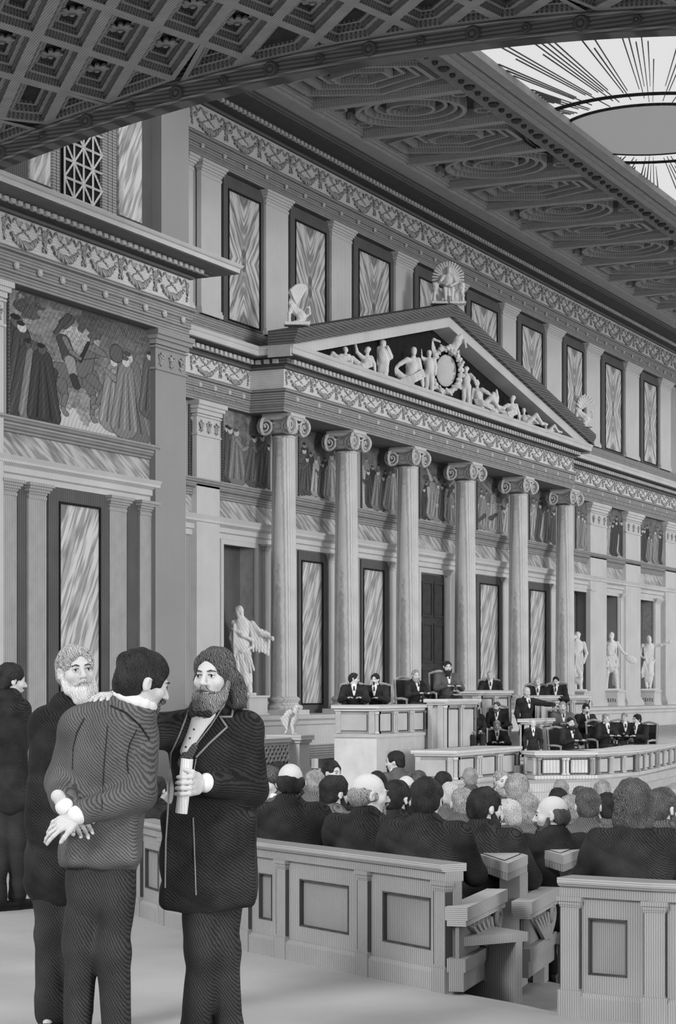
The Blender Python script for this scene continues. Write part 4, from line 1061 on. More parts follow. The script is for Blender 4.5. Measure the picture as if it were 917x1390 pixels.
def wdesk(A, B, C, D_, zt, label, post):
    q = [Vector(W(a, 0, d)[:2]) for a, d in (A, B, C, D_)]; ctr = sum(q, Vector((0, 0))) / 4; zf = floorz(*post[0])
    o = empty('writing_desk', (q[0].x, q[0].y, zf), label, 'desk')
    MB().prism([tuple(p) for p in q], zt - .055, zt).build('desk_top', M_bnr, o); MB().prism([tuple(ctr + (p - ctr) * .985) for p in q], zt - .1, zt - .055).build('top_moulding', M_bn, o)
    inner = [tuple(ctr + (p - ctr) * .78) for p in q]; r = [tuple(ctr + (p - ctr) * .8) for p in q]
    mb = MB(); mb.prism(r, zt, zt + .004); mb.build('leather_border', M_line, o); MB().prism(inner, zt, zt + .006).build('writing_leaf', M_bnr, o)
    E, F_ = Vector(W(*[post[0][0], 0, post[0][1]])[:2]), Vector(W(post[1][0], 0, post[1][1])[:2])
    m = MB(); obox(m, E, F_, 0, (F_ - E).length, -.12, .0, zf, zt - .1); m.build('end_post', M_bn, o)
    G = q[3] + (q[0] - q[3]) * .9
    m = MB(); d = (q[3] - q[0]); obox(m, q[0] + d * .12, q[3] - d * .1, 0, d.length * .78, -.42, -.4, zf + .1, zt - .1); m.build('modesty_board', M_bnp, o)
    m = MB(); obox(m, q[3] - d * .12, q[2], 0, .06, -.1, 0, zf, zt - .1); m.build('far_leg', M_bn, o)
    return o
wd1 = wdesk((689, 11.8), (716, 12.4), (650, 13.6), (622, 13.0), .6, 'oak writing desk end in the aisle, nearest the long curved bench', [(705, 12.15), (716, 12.4)])
wd2 = wdesk((764, 12.6), (792, 13.2), (728, 14.3), (702, 13.7), .58, 'oak writing desk with inlaid leaf in the aisle, behind the first desk', [(782, 12.98), (792, 13.2)])
arm_end(wd1, 717, 11.9, 755, 12.8, .37)
# ================================================================ figures
M_skin = mat('pale_skin', .66, .50, rot=(0, .9, 0), scale=40, dist=2.5, width=.22, noise=.05)
M_skin2 = mat('shaded_skin_tone', .60, .42, rot=(0, .9, 0), scale=30, dist=2.5, width=.25, noise=.05)
M_black = mat('black_cloth', .034, .012, rot=(0, .9, .5), scale=34, dist=2.5, width=.45, noise=.5, nscale=7)
M_grey = mat('dark_grey_cloth', .135, .06, rot=(0, .8, .5), scale=34, dist=2.5, width=.45, noise=.25, nscale=6)
M_trous = mat('dark_trouser_cloth', .05, .02, rot=(0, .5, .3), scale=34, dist=2.5, width=.45, noise=.3, nscale=6)
M_mid = mat('mid_grey_cloth', .17, .07, rot=(0, .8, .5), scale=30, dist=3, width=.5, noise=.25, nscale=6)
M_linen = mat('white_linen', .85, .7, scale=40, dist=2, width=.2, noise=.04)
M_paper = mat('rolled_paper', .80, .6, scale=30, dist=1, width=.2, noise=.05)
M_hdk = mat('dark_hair', .035, .012, rot=(0, .3, 0), scale=45, dist=9, width=.4, noise=.5, nscale=12)
M_hbr = mat('brown_hair', .13, .03, rot=(0, .3, 0), scale=40, dist=9, width=.5, noise=.4, nscale=12)
M_hgr = mat('grey_hair', .42, .12, rot=(0, .3, 0), scale=36, dist=9, width=.5, noise=.3, nscale=12)
M_hwh = mat('pale_hair', .62, .26, rot=(0, .3, 0), scale=36, dist=9, width=.4, noise=.2, nscale=12)
HM = {'dk': M_hdk, 'br': M_hbr, 'gr': M_hgr, 'wh': M_hwh}
M_shoe = mat('black_leather', .02, .012, scale=20, rough=.5)
def head_prims(S, c, R, s=1.0):
    h = Sculpt(k=.02 * s); e = lambda p, r, k=.02, op='+': h.ell(np.array(p) * s, np.array(r) * s, k=k * s, op=op)
    e((0, -.012, .035), (.077, .096, .086)); e((0, .022, -.035), (.060, .070, .082), .03); e((0, .056, -.098), (.030, .026, .022), .02)
    h.cone(np.array((-.034, .083, .026)) * s, np.array((.034, .083, .026)) * s, .011 * s, k=.014 * s)
    for q in (-1, 1):
        e((q * .042, .058, -.022), (.026, .028, .026), .02); e((q * .034, .102, .006), (.015, .016, .011), .012, '-')
        e((q * .082, -.006, -.006), (.011, .020, .032), .008); e((q * .086, .002, -.004), (.006, .010, .017), .004, '-')
        e((q * .012, .104, -.030), (.009, .011, .008), .008)
        e((q * .033, .082, .005), (.014, .013, .0115), .004)
    h.cone(np.array((0, .090, .016)) * s, np.array((0, .117, -.026)) * s, .0085 * s, .012 * s, k=.01 * s)
    e((0, .094, -.057), (.023, .010, .0055), .006); e((0, .092, -.067), (.019, .010, .007), .006)
    e((0, .103, -.0615), (.02, .008, .0018), .003, '-')
    S.merge(h.xf(R, c)); return S
def hair_prims(kind, c, R, s=1.0):
    h = Sculpt(k=.015 * s); e = lambda p, r, k=.015, op='+': h.ell(np.array(p) * s, np.array(r) * s, k=k * s, op=op)
    if kind in ('short', 'full', 'long', 'wavy', 'thin'):
        t = {'short': 0, 'full': .006, 'long': .008, 'wavy': .008, 'thin': -.003}[kind]
        e((0, -.014, .040), (.085 + t, .105 + t, .089 + t)); e((0, -.055, -.02), (.074 + t, .062, .07), .02)
        if kind == 'long':
            for q in (-1, 1): e((q * .07, -.02, -.05), (.032, .055, .07), .03)
            e((0, -.07, -.07), (.08, .05, .06), .03)
        if kind in ('wavy',):
            for i in range(9):
                a = -1.9 + i * .47; e((.062 * math.sin(a), .05 * math.cos(a) + .01, .098 + .006 * math.cos(3 * i)), (.026, .034, .022), .02)
        e((0, .150, -.022), (.079, .108, .122), .012, '-')          # face opening
        for q in (-1, 1): e((q * .088, .012, -.012), (.02, .024, .034), .006, '-') if kind != 'long' else None
        h.box(np.array((0, 0, -.175)) * s, np.array((.2, .2, .07 - (.045 if kind == 'long' else 0))) * s, op='-', k=.01 * s)
    elif kind in ('bald', 'fringe'):
        e((0, -.03, -.0), (.090, .090, .064)); e((0, -.06, -.03), (.07, .055, .05), .02)
        e((0, .03, .085), (.10, .12, .062), .012, '-'); e((0, .16, -.04), (.1, .125, .11), .012, '-')
        for q in (-1, 1): e((q * .09, .004, -.01), (.02, .022, .03), .006, '-')
    h.disp = (lambda X, Y, Z: .0022 * np.sin(110 * X + 35 * Z + 3 * np.sin(40 * Y)) + .003 * np.sin(45 * Z + 50 * Y + 35 * X) + .003 * np.sin(24 * X + 31 * Y - 27 * Z)) if s > .9 else None
    return h.xf(R, c)
def beard_prims(kind, c, R, s=1.0):
    h = Sculpt(k=.012 * s); e = lambda p, r, k=.012, op='+': h.ell(np.array(p) * s, np.array(r) * s, k=k * s, op=op)
    C = lambda a, b, r0, r1: h.cone(np.array(a) * s, np.array(b) * s, r0 * s, r1 * s)
    for q in (-1, 1): C((q * .006, .108, -.046), (q * .044, .088, -.062), .010, .005)
    if kind == 'goatee': C((0, .088, -.082), (0, .095, -.15), .022, .009)
    if kind in ('full', 'long'):
        L = .045 if kind == 'long' else 0
        e((0, .05, -.098), (.068, .055, .046)); e((0, .072, -.125 - L * .5), (.05, .042, .045 + L)); 
        for q in (-1, 1): C((q * .072, .012, -.02), (q * .06, .045, -.09), .014, .024)
        for i in range(7): a = (i - 3) * .35; C((.05 * math.sin(a), .06 + .03 * math.cos(a), -.1), (.055 * math.sin(a), .075 + .02 * math.cos(a), -.165 - L + .02 * abs(a)), .016, .007)
        e((0, .108, -.063), (.02, .012, .006), .004, '-')
    if kind == 'whiskers':
        for q in (-1, 1): C((q * .074, .01, -.02), (q * .062, .04, -.10), .014, .022)
    h.disp = lambda X, Y, Z: .0025 * np.sin(110 * X + 20 * Z + 2 * np.sin(50 * Y))
    return h.xf(R, c)
def face_marks(par, c, R, s, tone=M_hdk, gaze=0.0, brow=True):
    """dark irises and brows"""
    c = np.array(c, float)
    for q in (-1, 1):
        m = MB(); p = c + R @ (np.array((q * .033 + gaze, .0925, .0055)) * s); m.ball(tuple(p), .0052 * s, 10, 6); m.build('iris', M_hdk, par, local=True, smooth=60)
        m = MB(); pts = [tuple(c + R @ (np.array((q * x, y, z)) * s)) for x, y, z in ((.016, .0925, .0115), (.033, .0965, .0125), (.048, .085, .008))]
        m.tube(pts, [.0015 * s, .0022 * s, .001 * s], 5).build('eyelid', M_hdk, par, local=True)
        if brow:
            m = MB(); pts = [tuple(c + R @ (np.array((q * x, y, z)) * s)) for x, y, z in ((.014, .0965, .026), (.031, .098, .031), (.052, .081, .025))]
            m.tube(pts, [.003 * s, .004 * s, .002 * s], 6).build('eyebrow', tone, par, local=True)
    m = MB(); pts = [tuple(c + R @ (np.array((x, y, z)) * s)) for x, y, z in ((-.02, .095, -.063), (0, .1015, -.0615), (.02, .095, -.063))]
    m.tube(pts, .0018 * s, 5).build('mouth_line', M_hbr, par, local=True)
def hand_prims(S, wr, d, n, w, curl=(.3, .35, .4, .45), side=1, thumb=.6, s=1.0, spread=.08, gap=.0):
    """wr wrist, d pointing direction, n palm normal (towards which fingers curl); thumb leaves at +w*side"""
    d, n = np.array(d, float), np.array(n, float); d /= np.linalg.norm(d); n -= d * n.dot(d); n /= np.linalg.norm(n); w = np.cross(d, n) * side
    wr = np.array(wr, float); P = lambda a, b, c: wr + (d * a + w * b + n * c) * s
    for i, b in enumerate((.028, .0095, -.0095, -.027)): S.cone(P(.0, b * .55, 0), P(.086 - .006 * abs(i - 1), b, 0), .0145 * s, .0105 * s, k=.012)
    S.cone(P(-.05, 0, 0), P(.01, 0, 0), .027 * s, .025 * s, k=.015, flat=(tuple(n), .75))
    L = [(.040, .026, .021), (.045, .029, .022), (.042, .027, .021), (.033, .021, .018)]
    for i, b in enumerate((.028, .0095, -.0095, -.027)):
        p = P(.086 - .006 * abs(i - 1), b, 0); a = curl[i] * .7; sp = (1.2 - i) * spread
        for q, l in enumerate(L[i]):
            dd = d * math.cos(a) + n * math.sin(a) + w * sp * (1 if q == 0 else .3); dd /= np.linalg.norm(dd); p2 = p + dd * l * s
            S.cone(p, p2, (.0092 - .0007 * q) * s, (.0087 - .0009 * q) * s, k=.004); p = p2; a += curl[i] * (1.1 if q == 0 else .8)
    p = P(.018, .026, .004); a = thumb
    for q, l in enumerate((.042, .033, .026)):
        dd = d * math.cos(a * .9) + w * math.sin(a * .9) * (1 - .35 * q) + n * (.25 + .3 * q) * thumb; dd /= np.linalg.norm(dd); p2 = p + dd * l * s
        S.cone(p, p2, (.0125 - .0015 * q) * s, (.0115 - .0018 * q) * s, k=.006); p = p2
    return S
def joints_stand(H=1.75):
    f = H / 1.75; J = dict(pel=(0, 0, .95), che=(0, 0, 1.27), nek=(0, .0, 1.46), hd=(0, .02, 1.63), shL=(-.185, 0, 1.41), shR=(.185, 0, 1.41), elL=(-.25, -.02, 1.13), elR=(.25, -.02, 1.13),
        wrL=(-.24, .08, .88), wrR=(.24, .08, .88), hiL=(-.09, 0, .92), hiR=(.09, 0, .92), knL=(-.1, .02, .5), knR=(.1, .02, .5), anL=(-.11, -.02, .09), anR=(.11, -.02, .09))
    return {k: np.array(v) * f for k, v in J.items()}
def joints_sit(H=1.28, lean=0.0, arms='desk', seat=.45):
    dz = H - 1.28; J = dict(pel=(0, 0, .53), che=(0, .05 + lean * .5, .84), nek=(0, .07 + lean * .85, 1.02), hd=(0, .10 + lean, 1.165), shL=(-.185, .05 + lean * .75, .965), shR=(.185, .05 + lean * .75, .965),
        hiL=(-.1, .02, .52), hiR=(.1, .02, .52))
    J = {k: np.array(v) + (0, 0, dz) for k, v in J.items()}
    kz = max(.3, .53 + dz * .8)
    J.update(knL=np.array((-.13, .43, kz)), knR=np.array((.13, .43, kz)), anL=np.array((-.13, .42, .09)), anR=np.array((.13, .42, .09)))
    a = {'desk': ((-.27, .18, .74), (-.12, .40, .78)), 'lap': ((-.26, .06, .70), (-.12, .27, .66)), 'side': ((-.29, .02, .70), (-.30, .2, .62))}[arms]
    for q, n in ((1, 'L'), (-1, 'R')):
        J['el' + n] = np.array((a[0][0] * q, a[0][1] + lean * .6, a[0][2] + dz)); J['wr' + n] = np.array((a[1][0] * q, a[1][1] + lean * .4, a[1][2] + dz))
    return J
def mid(a, b, t=.5): return a + (b - a) * t
def body_sculpt(J, Rh, hs=1.0, hands=True, full=True):
    S = Sculpt(k=.03)
    S.ell(J['che'], (.13, .08, .18)); S.cone(J['che'], J['pel'], .085, .10); S.cone(J['nek'], J['che'], .06, .08)
    S.cone(J['nek'] + (0, 0, -.02), J['hd'] + Rh @ np.array((0, -.02, -.06)), .058 * hs, .052 * hs, k=.02); head_prims(S, J['hd'], Rh, hs)
    for n in 'LR':
        S.chain([J['sh' + n], J['el' + n], J['wr' + n]], [.052, .04, .026]); S.chain([J['hi' + n], J['kn' + n], J['an' + n]], [.062, .044, .034])
        if full: S.cone(J['an' + n], J['an' + n] + (0, .12, -.05), .026, .018)
        if hands:
            d = J['wr' + n] - J['el' + n]; d = d / np.linalg.norm(d); hand_prims(S, J['wr' + n], d, (0, .1, -1) if abs(d[2]) < .7 else (1 if n == 'L' else -1, 0, 0), None, side=1 if n == 'L' else -1, curl=(.3, .32, .35, .4))
    return S
def coat_sculpt(J, skirt=.0, fat=1.0, collar=True, amp=.005):
    S = Sculpt(k=.045); f = fat
    S.ell(mid(J['che'], J['nek'], .15), (.185 * f, .125 * f, .21)); S.cone(J['che'], J['pel'], .145 * f, .15 * f, flat=((0, 1, 0), .85)); S.cone(J['shL'], J['shR'], .078, .078)
    S.cone(J['nek'] + (0, 0, -.01), mid(J['nek'], J['che'], .4), .075, .13, k=.03)
    for n in 'LR':
        S.chain([J['sh' + n], J['el' + n]], [.085, .066], k=.035); S.chain([J['el' + n], mid(J['el' + n], J['wr' + n], .93)], [.064, .047], k=.03)
    if skirt:
        pl = J['pel']; S.cone(pl, pl + (0, 0, -skirt), .155 * f, .19 * f, flat=((0, 1, 0), .75))
    if collar: S.cone(J['nek'] + (-.03, -.03, .02), J['nek'] + (.03, -.03, .02), .068, .068, k=.02)
    S.disp = creases(amp * 1.5, 13)
    return S
def trouser_sculpt(J, r=1.0):
    S = Sculpt(k=.04); S.ell(J['pel'] + (0, 0, -.04), (.125, .09, .10))
    for n in 'LR': S.chain([J['hi' + n], J['kn' + n], J['an' + n] + (0, 0, .02)], [.092 * r, .068 * r, .058 * r]); S.cone(mid(J['kn' + n], J['an' + n], .8), J['an' + n] + (0, .02, .0), .056 * r, .062 * r)
    S.disp = creases(.006, 12); return S
def shoes(par, J, h, yaw=0.0):
    for n in 'LR':
        a = J['an' + n]; S = Sculpt(k=.02); d = np.array((-math.sin(yaw), math.cos(yaw), 0))
        S.cone(a + (0, 0, -.045) - d * .03, a + d * .15 + (0, 0, -.052), .042, .034, flat=((0, 0, 1), .9)); S.cone(a + (0, 0, .0), a + (0, 0, -.04), .05, .045)
        S.box(a + d * .06 + (0, 0, -.082), (.035, .12, .004), R=_rot(yaw), rad=.003, k=.005); S.obj('shoe', h, M_shoe, par)
def collar_ring(par, J, Rh, h, hs=1.0):
    S = Sculpt(k=.01); c = J['nek'] + (0, 0, .035); t = J['hd'] - J['nek']; t = t / np.linalg.norm(t)
    for i in range(12):
        a, b = 2 * PI * i / 12, 2 * PI * (i + 1) / 12; p = lambda q: c + np.array((.064 * math.cos(q), .062 * math.sin(q) - .004, .008 * math.sin(q)))
        S.cone(p(a), p(b), .013)
        S.cone(p(a) + t * .02, p(b) + t * .02, .011)
    S.obj('shirt_collar', h, M_linen, par)
def shirt_front(par, J, h):
    """white shirt and dark tie in the open coat front (person-local +Y is forward)"""
    S = Sculpt(k=.02); a = J['nek'] + (0, .092, .0); b = mid(J['nek'], J['che'], 1.0) + (0, .150, .0)
    S.cone(a, b, .058, .022, flat=((0, 1, 0), .5)); S.obj('shirt_front', h, M_linen, par)
    m = MB(); m.tube([tuple(a + (0, .03, -.0)), tuple(mid(a, b, .5) + (0, .03, 0))], [.014, .02], 6); m.build('necktie', M_black, par, local=True)
def seated(px, ytop, w, hy=0, ty=-12, hair='short', tone='br', beard=None, coat=None, label='', D=None, zf=None, lean=0.0, arms='desk', group=None, hs=1.0, sc=1.0, front=False, name='person', pitch=-.08, fat=1.0):
    D = D or min(.185 * FOC / w, 26); zf = floorz(px, D) if zf is None else zf
    zt = 1.6 + (HOR - ytop) / FOC * D; H = min(1.5, max(.95, (zt - zf) / sc)); loc = W(px, 0, D); loc.z = zf
    J = joints_sit(H, lean, arms)
    o = empty(name, loc, label, 'person', group, rz=ROTCAM + math.radians(ty), scale=sc)
    # shift so the head, not the seat, stands on the sight line
    a = ROTCAM + math.radians(ty); o.location.x -= sc * (-math.sin(a)) * (.10 + lean); o.location.y -= sc * math.cos(a) * (.10 + lean)
    h = max(.009, min(.018, D / FOC * 2.1)) / sc; Rh = _rot(math.radians(hy - ty), pitch)
    skin = M_skin
    body_sculpt(J, Rh, hs, hands=D < 30 or front).obj('body', h, skin, o)
    coat_sculpt(J, skirt=.0, fat=fat, amp=.004).obj('coat', h, coat or M_black, o)
    trouser_sculpt(J).obj('trousers', h * 1.3, M_trous, o)
    shoes(o, J, .016)
    if hair: hair_prims(hair, J['hd'], Rh, hs).obj('hair', h * .8, HM[tone], o)
    if beard: beard_prims(beard, J['hd'], Rh, hs).obj('beard', h * .8, HM[tone if tone != 'dk' else 'dk'], o)
    collar_ring(o, J, Rh, h * .7)
    if front: shirt_front(o, J, h * .8)
    if abs(((hy + 180) % 360) - 180) > 45: face_marks(o, J['hd'], Rh, hs, HM[tone] if tone != 'wh' else M_hgr)
    SEATS.append((o, J, sc, D))
    return o
SEATS = []
# ---------------------------------------------------------------- the deputies on the benches
G = seated
G(394, 1038, 40, 0, -10, 'bald', 'dk', label='bald man with dark fringe seen from behind, leftmost head right above the curved bench rail', fat=1.12)
G(501, 1053, 45, -75, -22, 'bald', 'gr', 'goatee', label='bald man turned right in profile with long pale goatee above the curved bench', D=12.35, fat=1.05, hs=1.06)
G(579, 1059, 43, -15, -8, 'full', 'dk', label='broad man with straight dark hair seen from behind at the end of the curved bench', fat=1.12, D=11.8)
G(858, 1066, 46, 5, 5, 'long', 'br', label='broad man with long bobbed hair seen from behind above the right bench', fat=1.18, D=11.1, hs=1.12)
G(899, 1073, 36, -50, -15, 'full', 'br', 'whiskers', label='man with thick hair and whiskers turned right, beside the bobbed-hair man at the right edge', coat=M_grey, D=12.6)
G(364, 1042, 30, 150, 120, 'full', 'br', label='curly-haired clean-shaven man facing the viewer beside the caped standing man', D=15.5, coat=M_grey, front=True)
G(376, 1036, 24, 20, 0, 'full', 'dk', label='dark-haired head behind the curly man who faces the viewer', D=20)
G(427, 1046, 25, 0, -10, 'thin', 'gr', label='grey-haired man seen from behind right of the leftmost bald head', coat=M_mid, D=18)
G(455, 1055, 33, -60, -30, 'full', 'dk', 'full', label='dark-bearded man in profile to the right, left of the bald goateed man', coat=M_mid, D=14.2)
G(450, 1034, 20, -130, -60, 'full', 'dk', 'goatee', label='small dark-haired man looking back to the right near the stone steps', D=21.5)
G(539, 1062, 33, -40, -15, 'full', 'dk', 'full', label='dark-haired man with bushy whiskers between the goateed man and the broad dark-haired man', D=14)
G(551, 1054, 25, 0, -5, 'bald', 'gr', label='pale bald crown behind the dark-haired bushy-whiskered man', D=18.3)
G(512, 1049, 20, 10, 0, 'full', 'dk', label='small dark head just behind the bald goateed man', D=20.5)
G(567, 1048, 19, 0, 0, 'full', 'br', label='small brown-haired head below the left tribune box', D=21)
G(602, 1049, 19, -40, -10, 'full', 'dk', label='small dark-haired man turned right below the low ministers desk', D=22.5)
G(611, 1063, 25, 0, -10, 'thin', 'wh', label='pale-haired man seen from behind, right of the broad dark-haired man', D=17.5, coat=M_mid)
G(627, 1071, 30, 0, -12, 'short', 'gr', label='grey-haired man with light coat from behind near the first writing desk', D=15.4, coat=M_grey)
G(638, 1044, 18, 0, 0, 'full', 'gr', label='small grey-haired man in front of the left end of the low ministers desk', D=24, coat=M_grey)
G(680, 1046, 18, 200, 200, 'thin', 'gr', 'full', label='small bearded man facing the viewer in front of the low ministers desk', D=22.5, coat=M_grey)
G(658, 1072, 41, -60, -22, 'full', 'dk', 'full', label='big man with curly dark hair and beard leaning right at the first writing desk', D=12.7, lean=.04, fat=1.1)
G(686, 1086, 30, 60, 20, 'short', 'wh', 'full', label='pale-haired bearded man turned left between the two writing desks', D=14.6, coat=M_grey)
G(701, 1056, 33, 0, -5, 'full', 'gr', label='large bushy grey head seen from behind left of centre in the crowd', D=17.2, coat=M_grey, hs=1.15)
G(715, 1080, 27, 10, 0, 'long', 'gr', label='long-haired grey man from behind, left of the bald man in left profile', D=15.9, coat=M_mid)
G(748, 1082, 42, 80, 20, 'bald', 'br', 'full', label='bald man in left profile with long beard behind the second writing desk', D=13.2)
G(761, 1059, 18, 0, 0, 'thin', 'gr', label='small grey head right behind the bald man in left profile', D=21.5)
G(757, 1072, 22, 10, 0, 'full', 'dk', label='dark head just above the bald man in left profile', D=19.2)
G(773, 1081, 22, 0, 0, 'full', 'gr', label='grey-haired head between the left-profile bald man and the broad brown-haired man', D=17.1, coat=M_mid)
G(787, 1069, 17, 0, 0, 'full', 'br', label='small brown head in the gap left of the broad brown-haired man', D=22.6)
G(798, 1072, 33, -10, -8, 'short', 'br', label='brown-haired man with wide light-grey shoulders left of the bobbed-hair man', D=13.9, coat=M_grey, fat=1.08)
G(817, 1060, 22, 0, 0, 'thin', 'gr', label='thin-haired grey head in front of the curved ministers row', D=19.5)
G(824, 1079, 26, 10, 0, 'full', 'dk', label='dark-haired man in mid-grey coat directly left of the bobbed-hair man', D=16.2, coat=M_mid)
G(915, 1066, 22, 0, 0, 'full', 'gr', label='grey head cut by the right edge of the picture', D=18.5, coat=M_grey)
G(213, 1056, 24, -30, -10, 'full', 'dk', label='dark-haired man seen in the gap between the grey-coated man and the bearded man with scroll', D=18.5)
G(536, 1021, 22, 75, 40, 'full', 'dk', 'goatee', label='man in profile to the left sitting tall in front of the left tribune box', D=24, coat=M_grey, zf=-.42)
# ---------------------------------------------------------------- officials
def off(px, yt, D, zf, hy, ty, hair, tone, beard, label, **k): return seated(px, yt, 16, hy, ty, hair, tone, beard, label=label, D=D, zf=zf, front=True, **k)
off(480, 914, 42.2, .62, -100, -178, 'short', 'dk', 'goatee', 'dark-haired official turned right at the left end of the tribune box')
off(509, 915, 43.0, .62, 160, 165, 'full', 'dk', 'goatee', 'moustached official facing the viewer in the middle of the tribune box')
off(564, 910, 45.0, .62, 200, 215, 'short', 'gr', 'full', 'bearded official in a dark chair at the right end of the tribune box')
off(607, 898, 45.2, .75, 190, 200, 'short', 'dk', 'long', 'president with long dark beard sitting highest behind the presidium', sc=1.08, coat=M_grey)
off(665, 911, 49.7, .62, 170, 180, 'thin', 'wh', 'goatee', 'pale-haired official behind the raised presidium desk')
off(643, 956, 44.6, -.02, 170, 190, 'short', 'gr', 'full', 'grey-bearded minister leaning back left behind the low desk', sc=.92, arms='lap', coat=M_black)
off(674, 953, 46.6, -.02, 150, 170, 'short', 'br', 'full', 'bearded minister with chin raised right behind the low desk', sc=.92, arms='lap')
off(674, 979, 45.4, -.3, 180, 180, 'full', 'gr', 'goatee', 'minister with crossed arms directly behind the low ministers desk', sc=.92)
off(729, 920, 49.8, -.02 + .55, 170, 180, 'thin', 'wh', 'goatee', 'bald pale clerk left at the long upper desk')
off(754, 919, 50.0, -.02 + .55, 165, 170, 'short', 'dk', 'goatee', 'dark-haired clerk right at the long upper desk')
off(763, 953, 47.6, -.02, 180, 190, 'short', 'gr', 'full', 'grey-bearded listener seated below the speakers outstretched arm', coat=M_mid)
off(795, 956, 48.2, -.02, 190, 200, 'full', 'dk', 'goatee', 'dark curly listener leaning forward at the right end of the upper desk')
off(774, 974, 45.2, -.3, -160, 215, 'short', 'dk', 'full', 'minister with dark moustache at the left desk of the curved row', lean=.05)
off(822, 969, 47.6, -.3, -165, 210, 'short', 'gr', None, 'clean-faced minister at the second desk of the curved row')
off(847, 968, 50.2, -.3, -200, 190, 'thin', 'gr', None, 'pale-headed minister behind the third desk of the curved row')
off(864, 970, 48.6, -.3, 120, 140, 'full', 'dk', 'goatee', 'dark-haired minister bent over the third desk of the curved row', lean=.08)
# standing officials
def standing(px, ytop, D, zf, hy, ty, hair, tone, beard, label, arm=None, h=.018):
    zt = 1.6 + (HOR - ytop) / FOC * D; sc = (zt - zf) / 1.75; loc = W(px, 0, D); loc.z = zf; J = joints_stand(1.75)
    if arm: J['elL'], J['wrL'] = np.array(arm[0]), np.array(arm[1])
    o = empty('person', loc, label, 'person', rz=ROTCAM + math.radians(ty), scale=sc); Rh = _rot(math.radians(hy - ty), .05)
    body_sculpt(J, Rh).obj('body', h, M_skin, o); coat_sculpt(J, .28).obj('coat', h, M_black, o); trouser_sculpt(J).obj('trousers', h, M_trous, o); shoes(o, J, .016)
    hair_prims(hair, J['hd'], Rh).obj('hair', .014, HM[tone], o)
    if beard: beard_prims(beard, J['hd'], Rh).obj('beard', .014, HM[tone], o)
    collar_ring(o, J, Rh, .013); shirt_front(o, J, .014); face_marks(o, J['hd'], Rh, 1, HM[tone]); return o
standing(714, 933, 46.4, -.02, 200, 205, 'thin', 'wh', 'goatee', 'speaker standing and pointing to the right with an outstretched arm', arm=((-.44, .10, 1.36), (-.70, .16, 1.33)))
standing(723, 977, 44.0, -.3, 175, 180, 'bald', 'wh', 'goatee', 'bald pale-bearded man standing upright by the first curved desk')
# ================================================================ the four standing men
from mathutils.bvhtree import BVHTree
class Front:
    def __init__(s, px0, D, label, base=0.0):
        s.px0, s.D, s.k, s.b = px0, D, D / FOC, base
        loc = W(px0, 0, D); loc.z = base; s.o = empty('person', loc, label, 'person', rz=ROTCAM)
    def __call__(s, px, py, dy=0.0):
        k = (s.D + dy) / FOC; return np.array(((px - CXP) * k - (s.px0 - CXP) * s.k, dy, 1.6 + (HOR - py) * k - s.b))
    def snap(s, ob, px, py, off=.003):
        """point of ob's surface met along the sight line through (px, py), in person space"""
        if not hasattr(s, 'bv'): s.bv = {}
        if ob.name not in s.bv: me = ob.data; s.bv[ob.name] = BVHTree.FromPolygons([v.co for v in me.vertices], [p.vertices for p in me.polygons])
        a, b = Vector(s(px, py, -1.5)), Vector(s(px, py, 1.5)); r = s.bv[ob.name].ray_cast(a, (b - a).normalized())
        return None if r[0] is None else tuple(r[0] - (b - a).normalized() * off)
    def line(s, ob, pts, r, name, m, off=.003, n=6):
        q = []
        for (a, b) in zip(pts[:-1], pts[1:]):
            for t in np.linspace(0, 1, n)[:(-1 if b is not pts[-1] else None)]:
                p = s.snap(ob, a[0] + (b[0] - a[0]) * t, a[1] + (b[1] - a[1]) * t, off)
                if p: q.append(p)
        if len(q) > 2: return MB().tube(q, r, 6).build(name, m, s.o, local=True, smooth=60)
HV = .0058
# ---------------------------------------------------------------- bearded man with the scroll
F1 = Front(288, 8.6, 'long-haired bearded man in a long black coat holding a rolled paper, hand on his neighbour')
o = F1.o; J = dict(pel=F1(288, 1135, 0), che=F1(289, 1035, 0), nek=F1(286, 975, .03), hd=F1(290, 919, -.02), shR=F1(248, 992, .02), shL=F1(330, 992, .04), elR=F1(200, 990, -.1), wrR=F1(161, 944, -.30),
    elL=F1(341, 1072, .0), wrL=F1(282, 1063, -.2), hiL=F1(303, 1150, .02), hiR=F1(272, 1150, .0), knL=F1(303, 1290, .0), knR=F1(274, 1292, -.06), anL=np.array((.06, .06, .09)), anR=np.array((-.07, -.04, .09)))
Rh = _rot(math.radians(158), -.02, 0)
S = Sculpt(k=.03); S.ell(J['che'], (.13, .075, .18)); S.cone(J['che'], J['pel'], .08, .10); S.cone(J['nek'], J['che'], .06, .075); S.cone(J['nek'], J['hd'] + (0, .02, -.06), .058, .052); head_prims(S, J['hd'], Rh, .93)
for n in 'LR': S.chain([J['sh' + n], J['el' + n], J['wr' + n]], [.05, .04, .027]); S.chain([J['hi' + n], J['kn' + n], J['an' + n]], [.062, .044, .034]); S.cone(J['an' + n], J['an' + n] + (-.03, -.11, -.05), .026, .018)
scr0, scr1 = F1(254, 1030, -.27), F1(246, 1104, -.27)
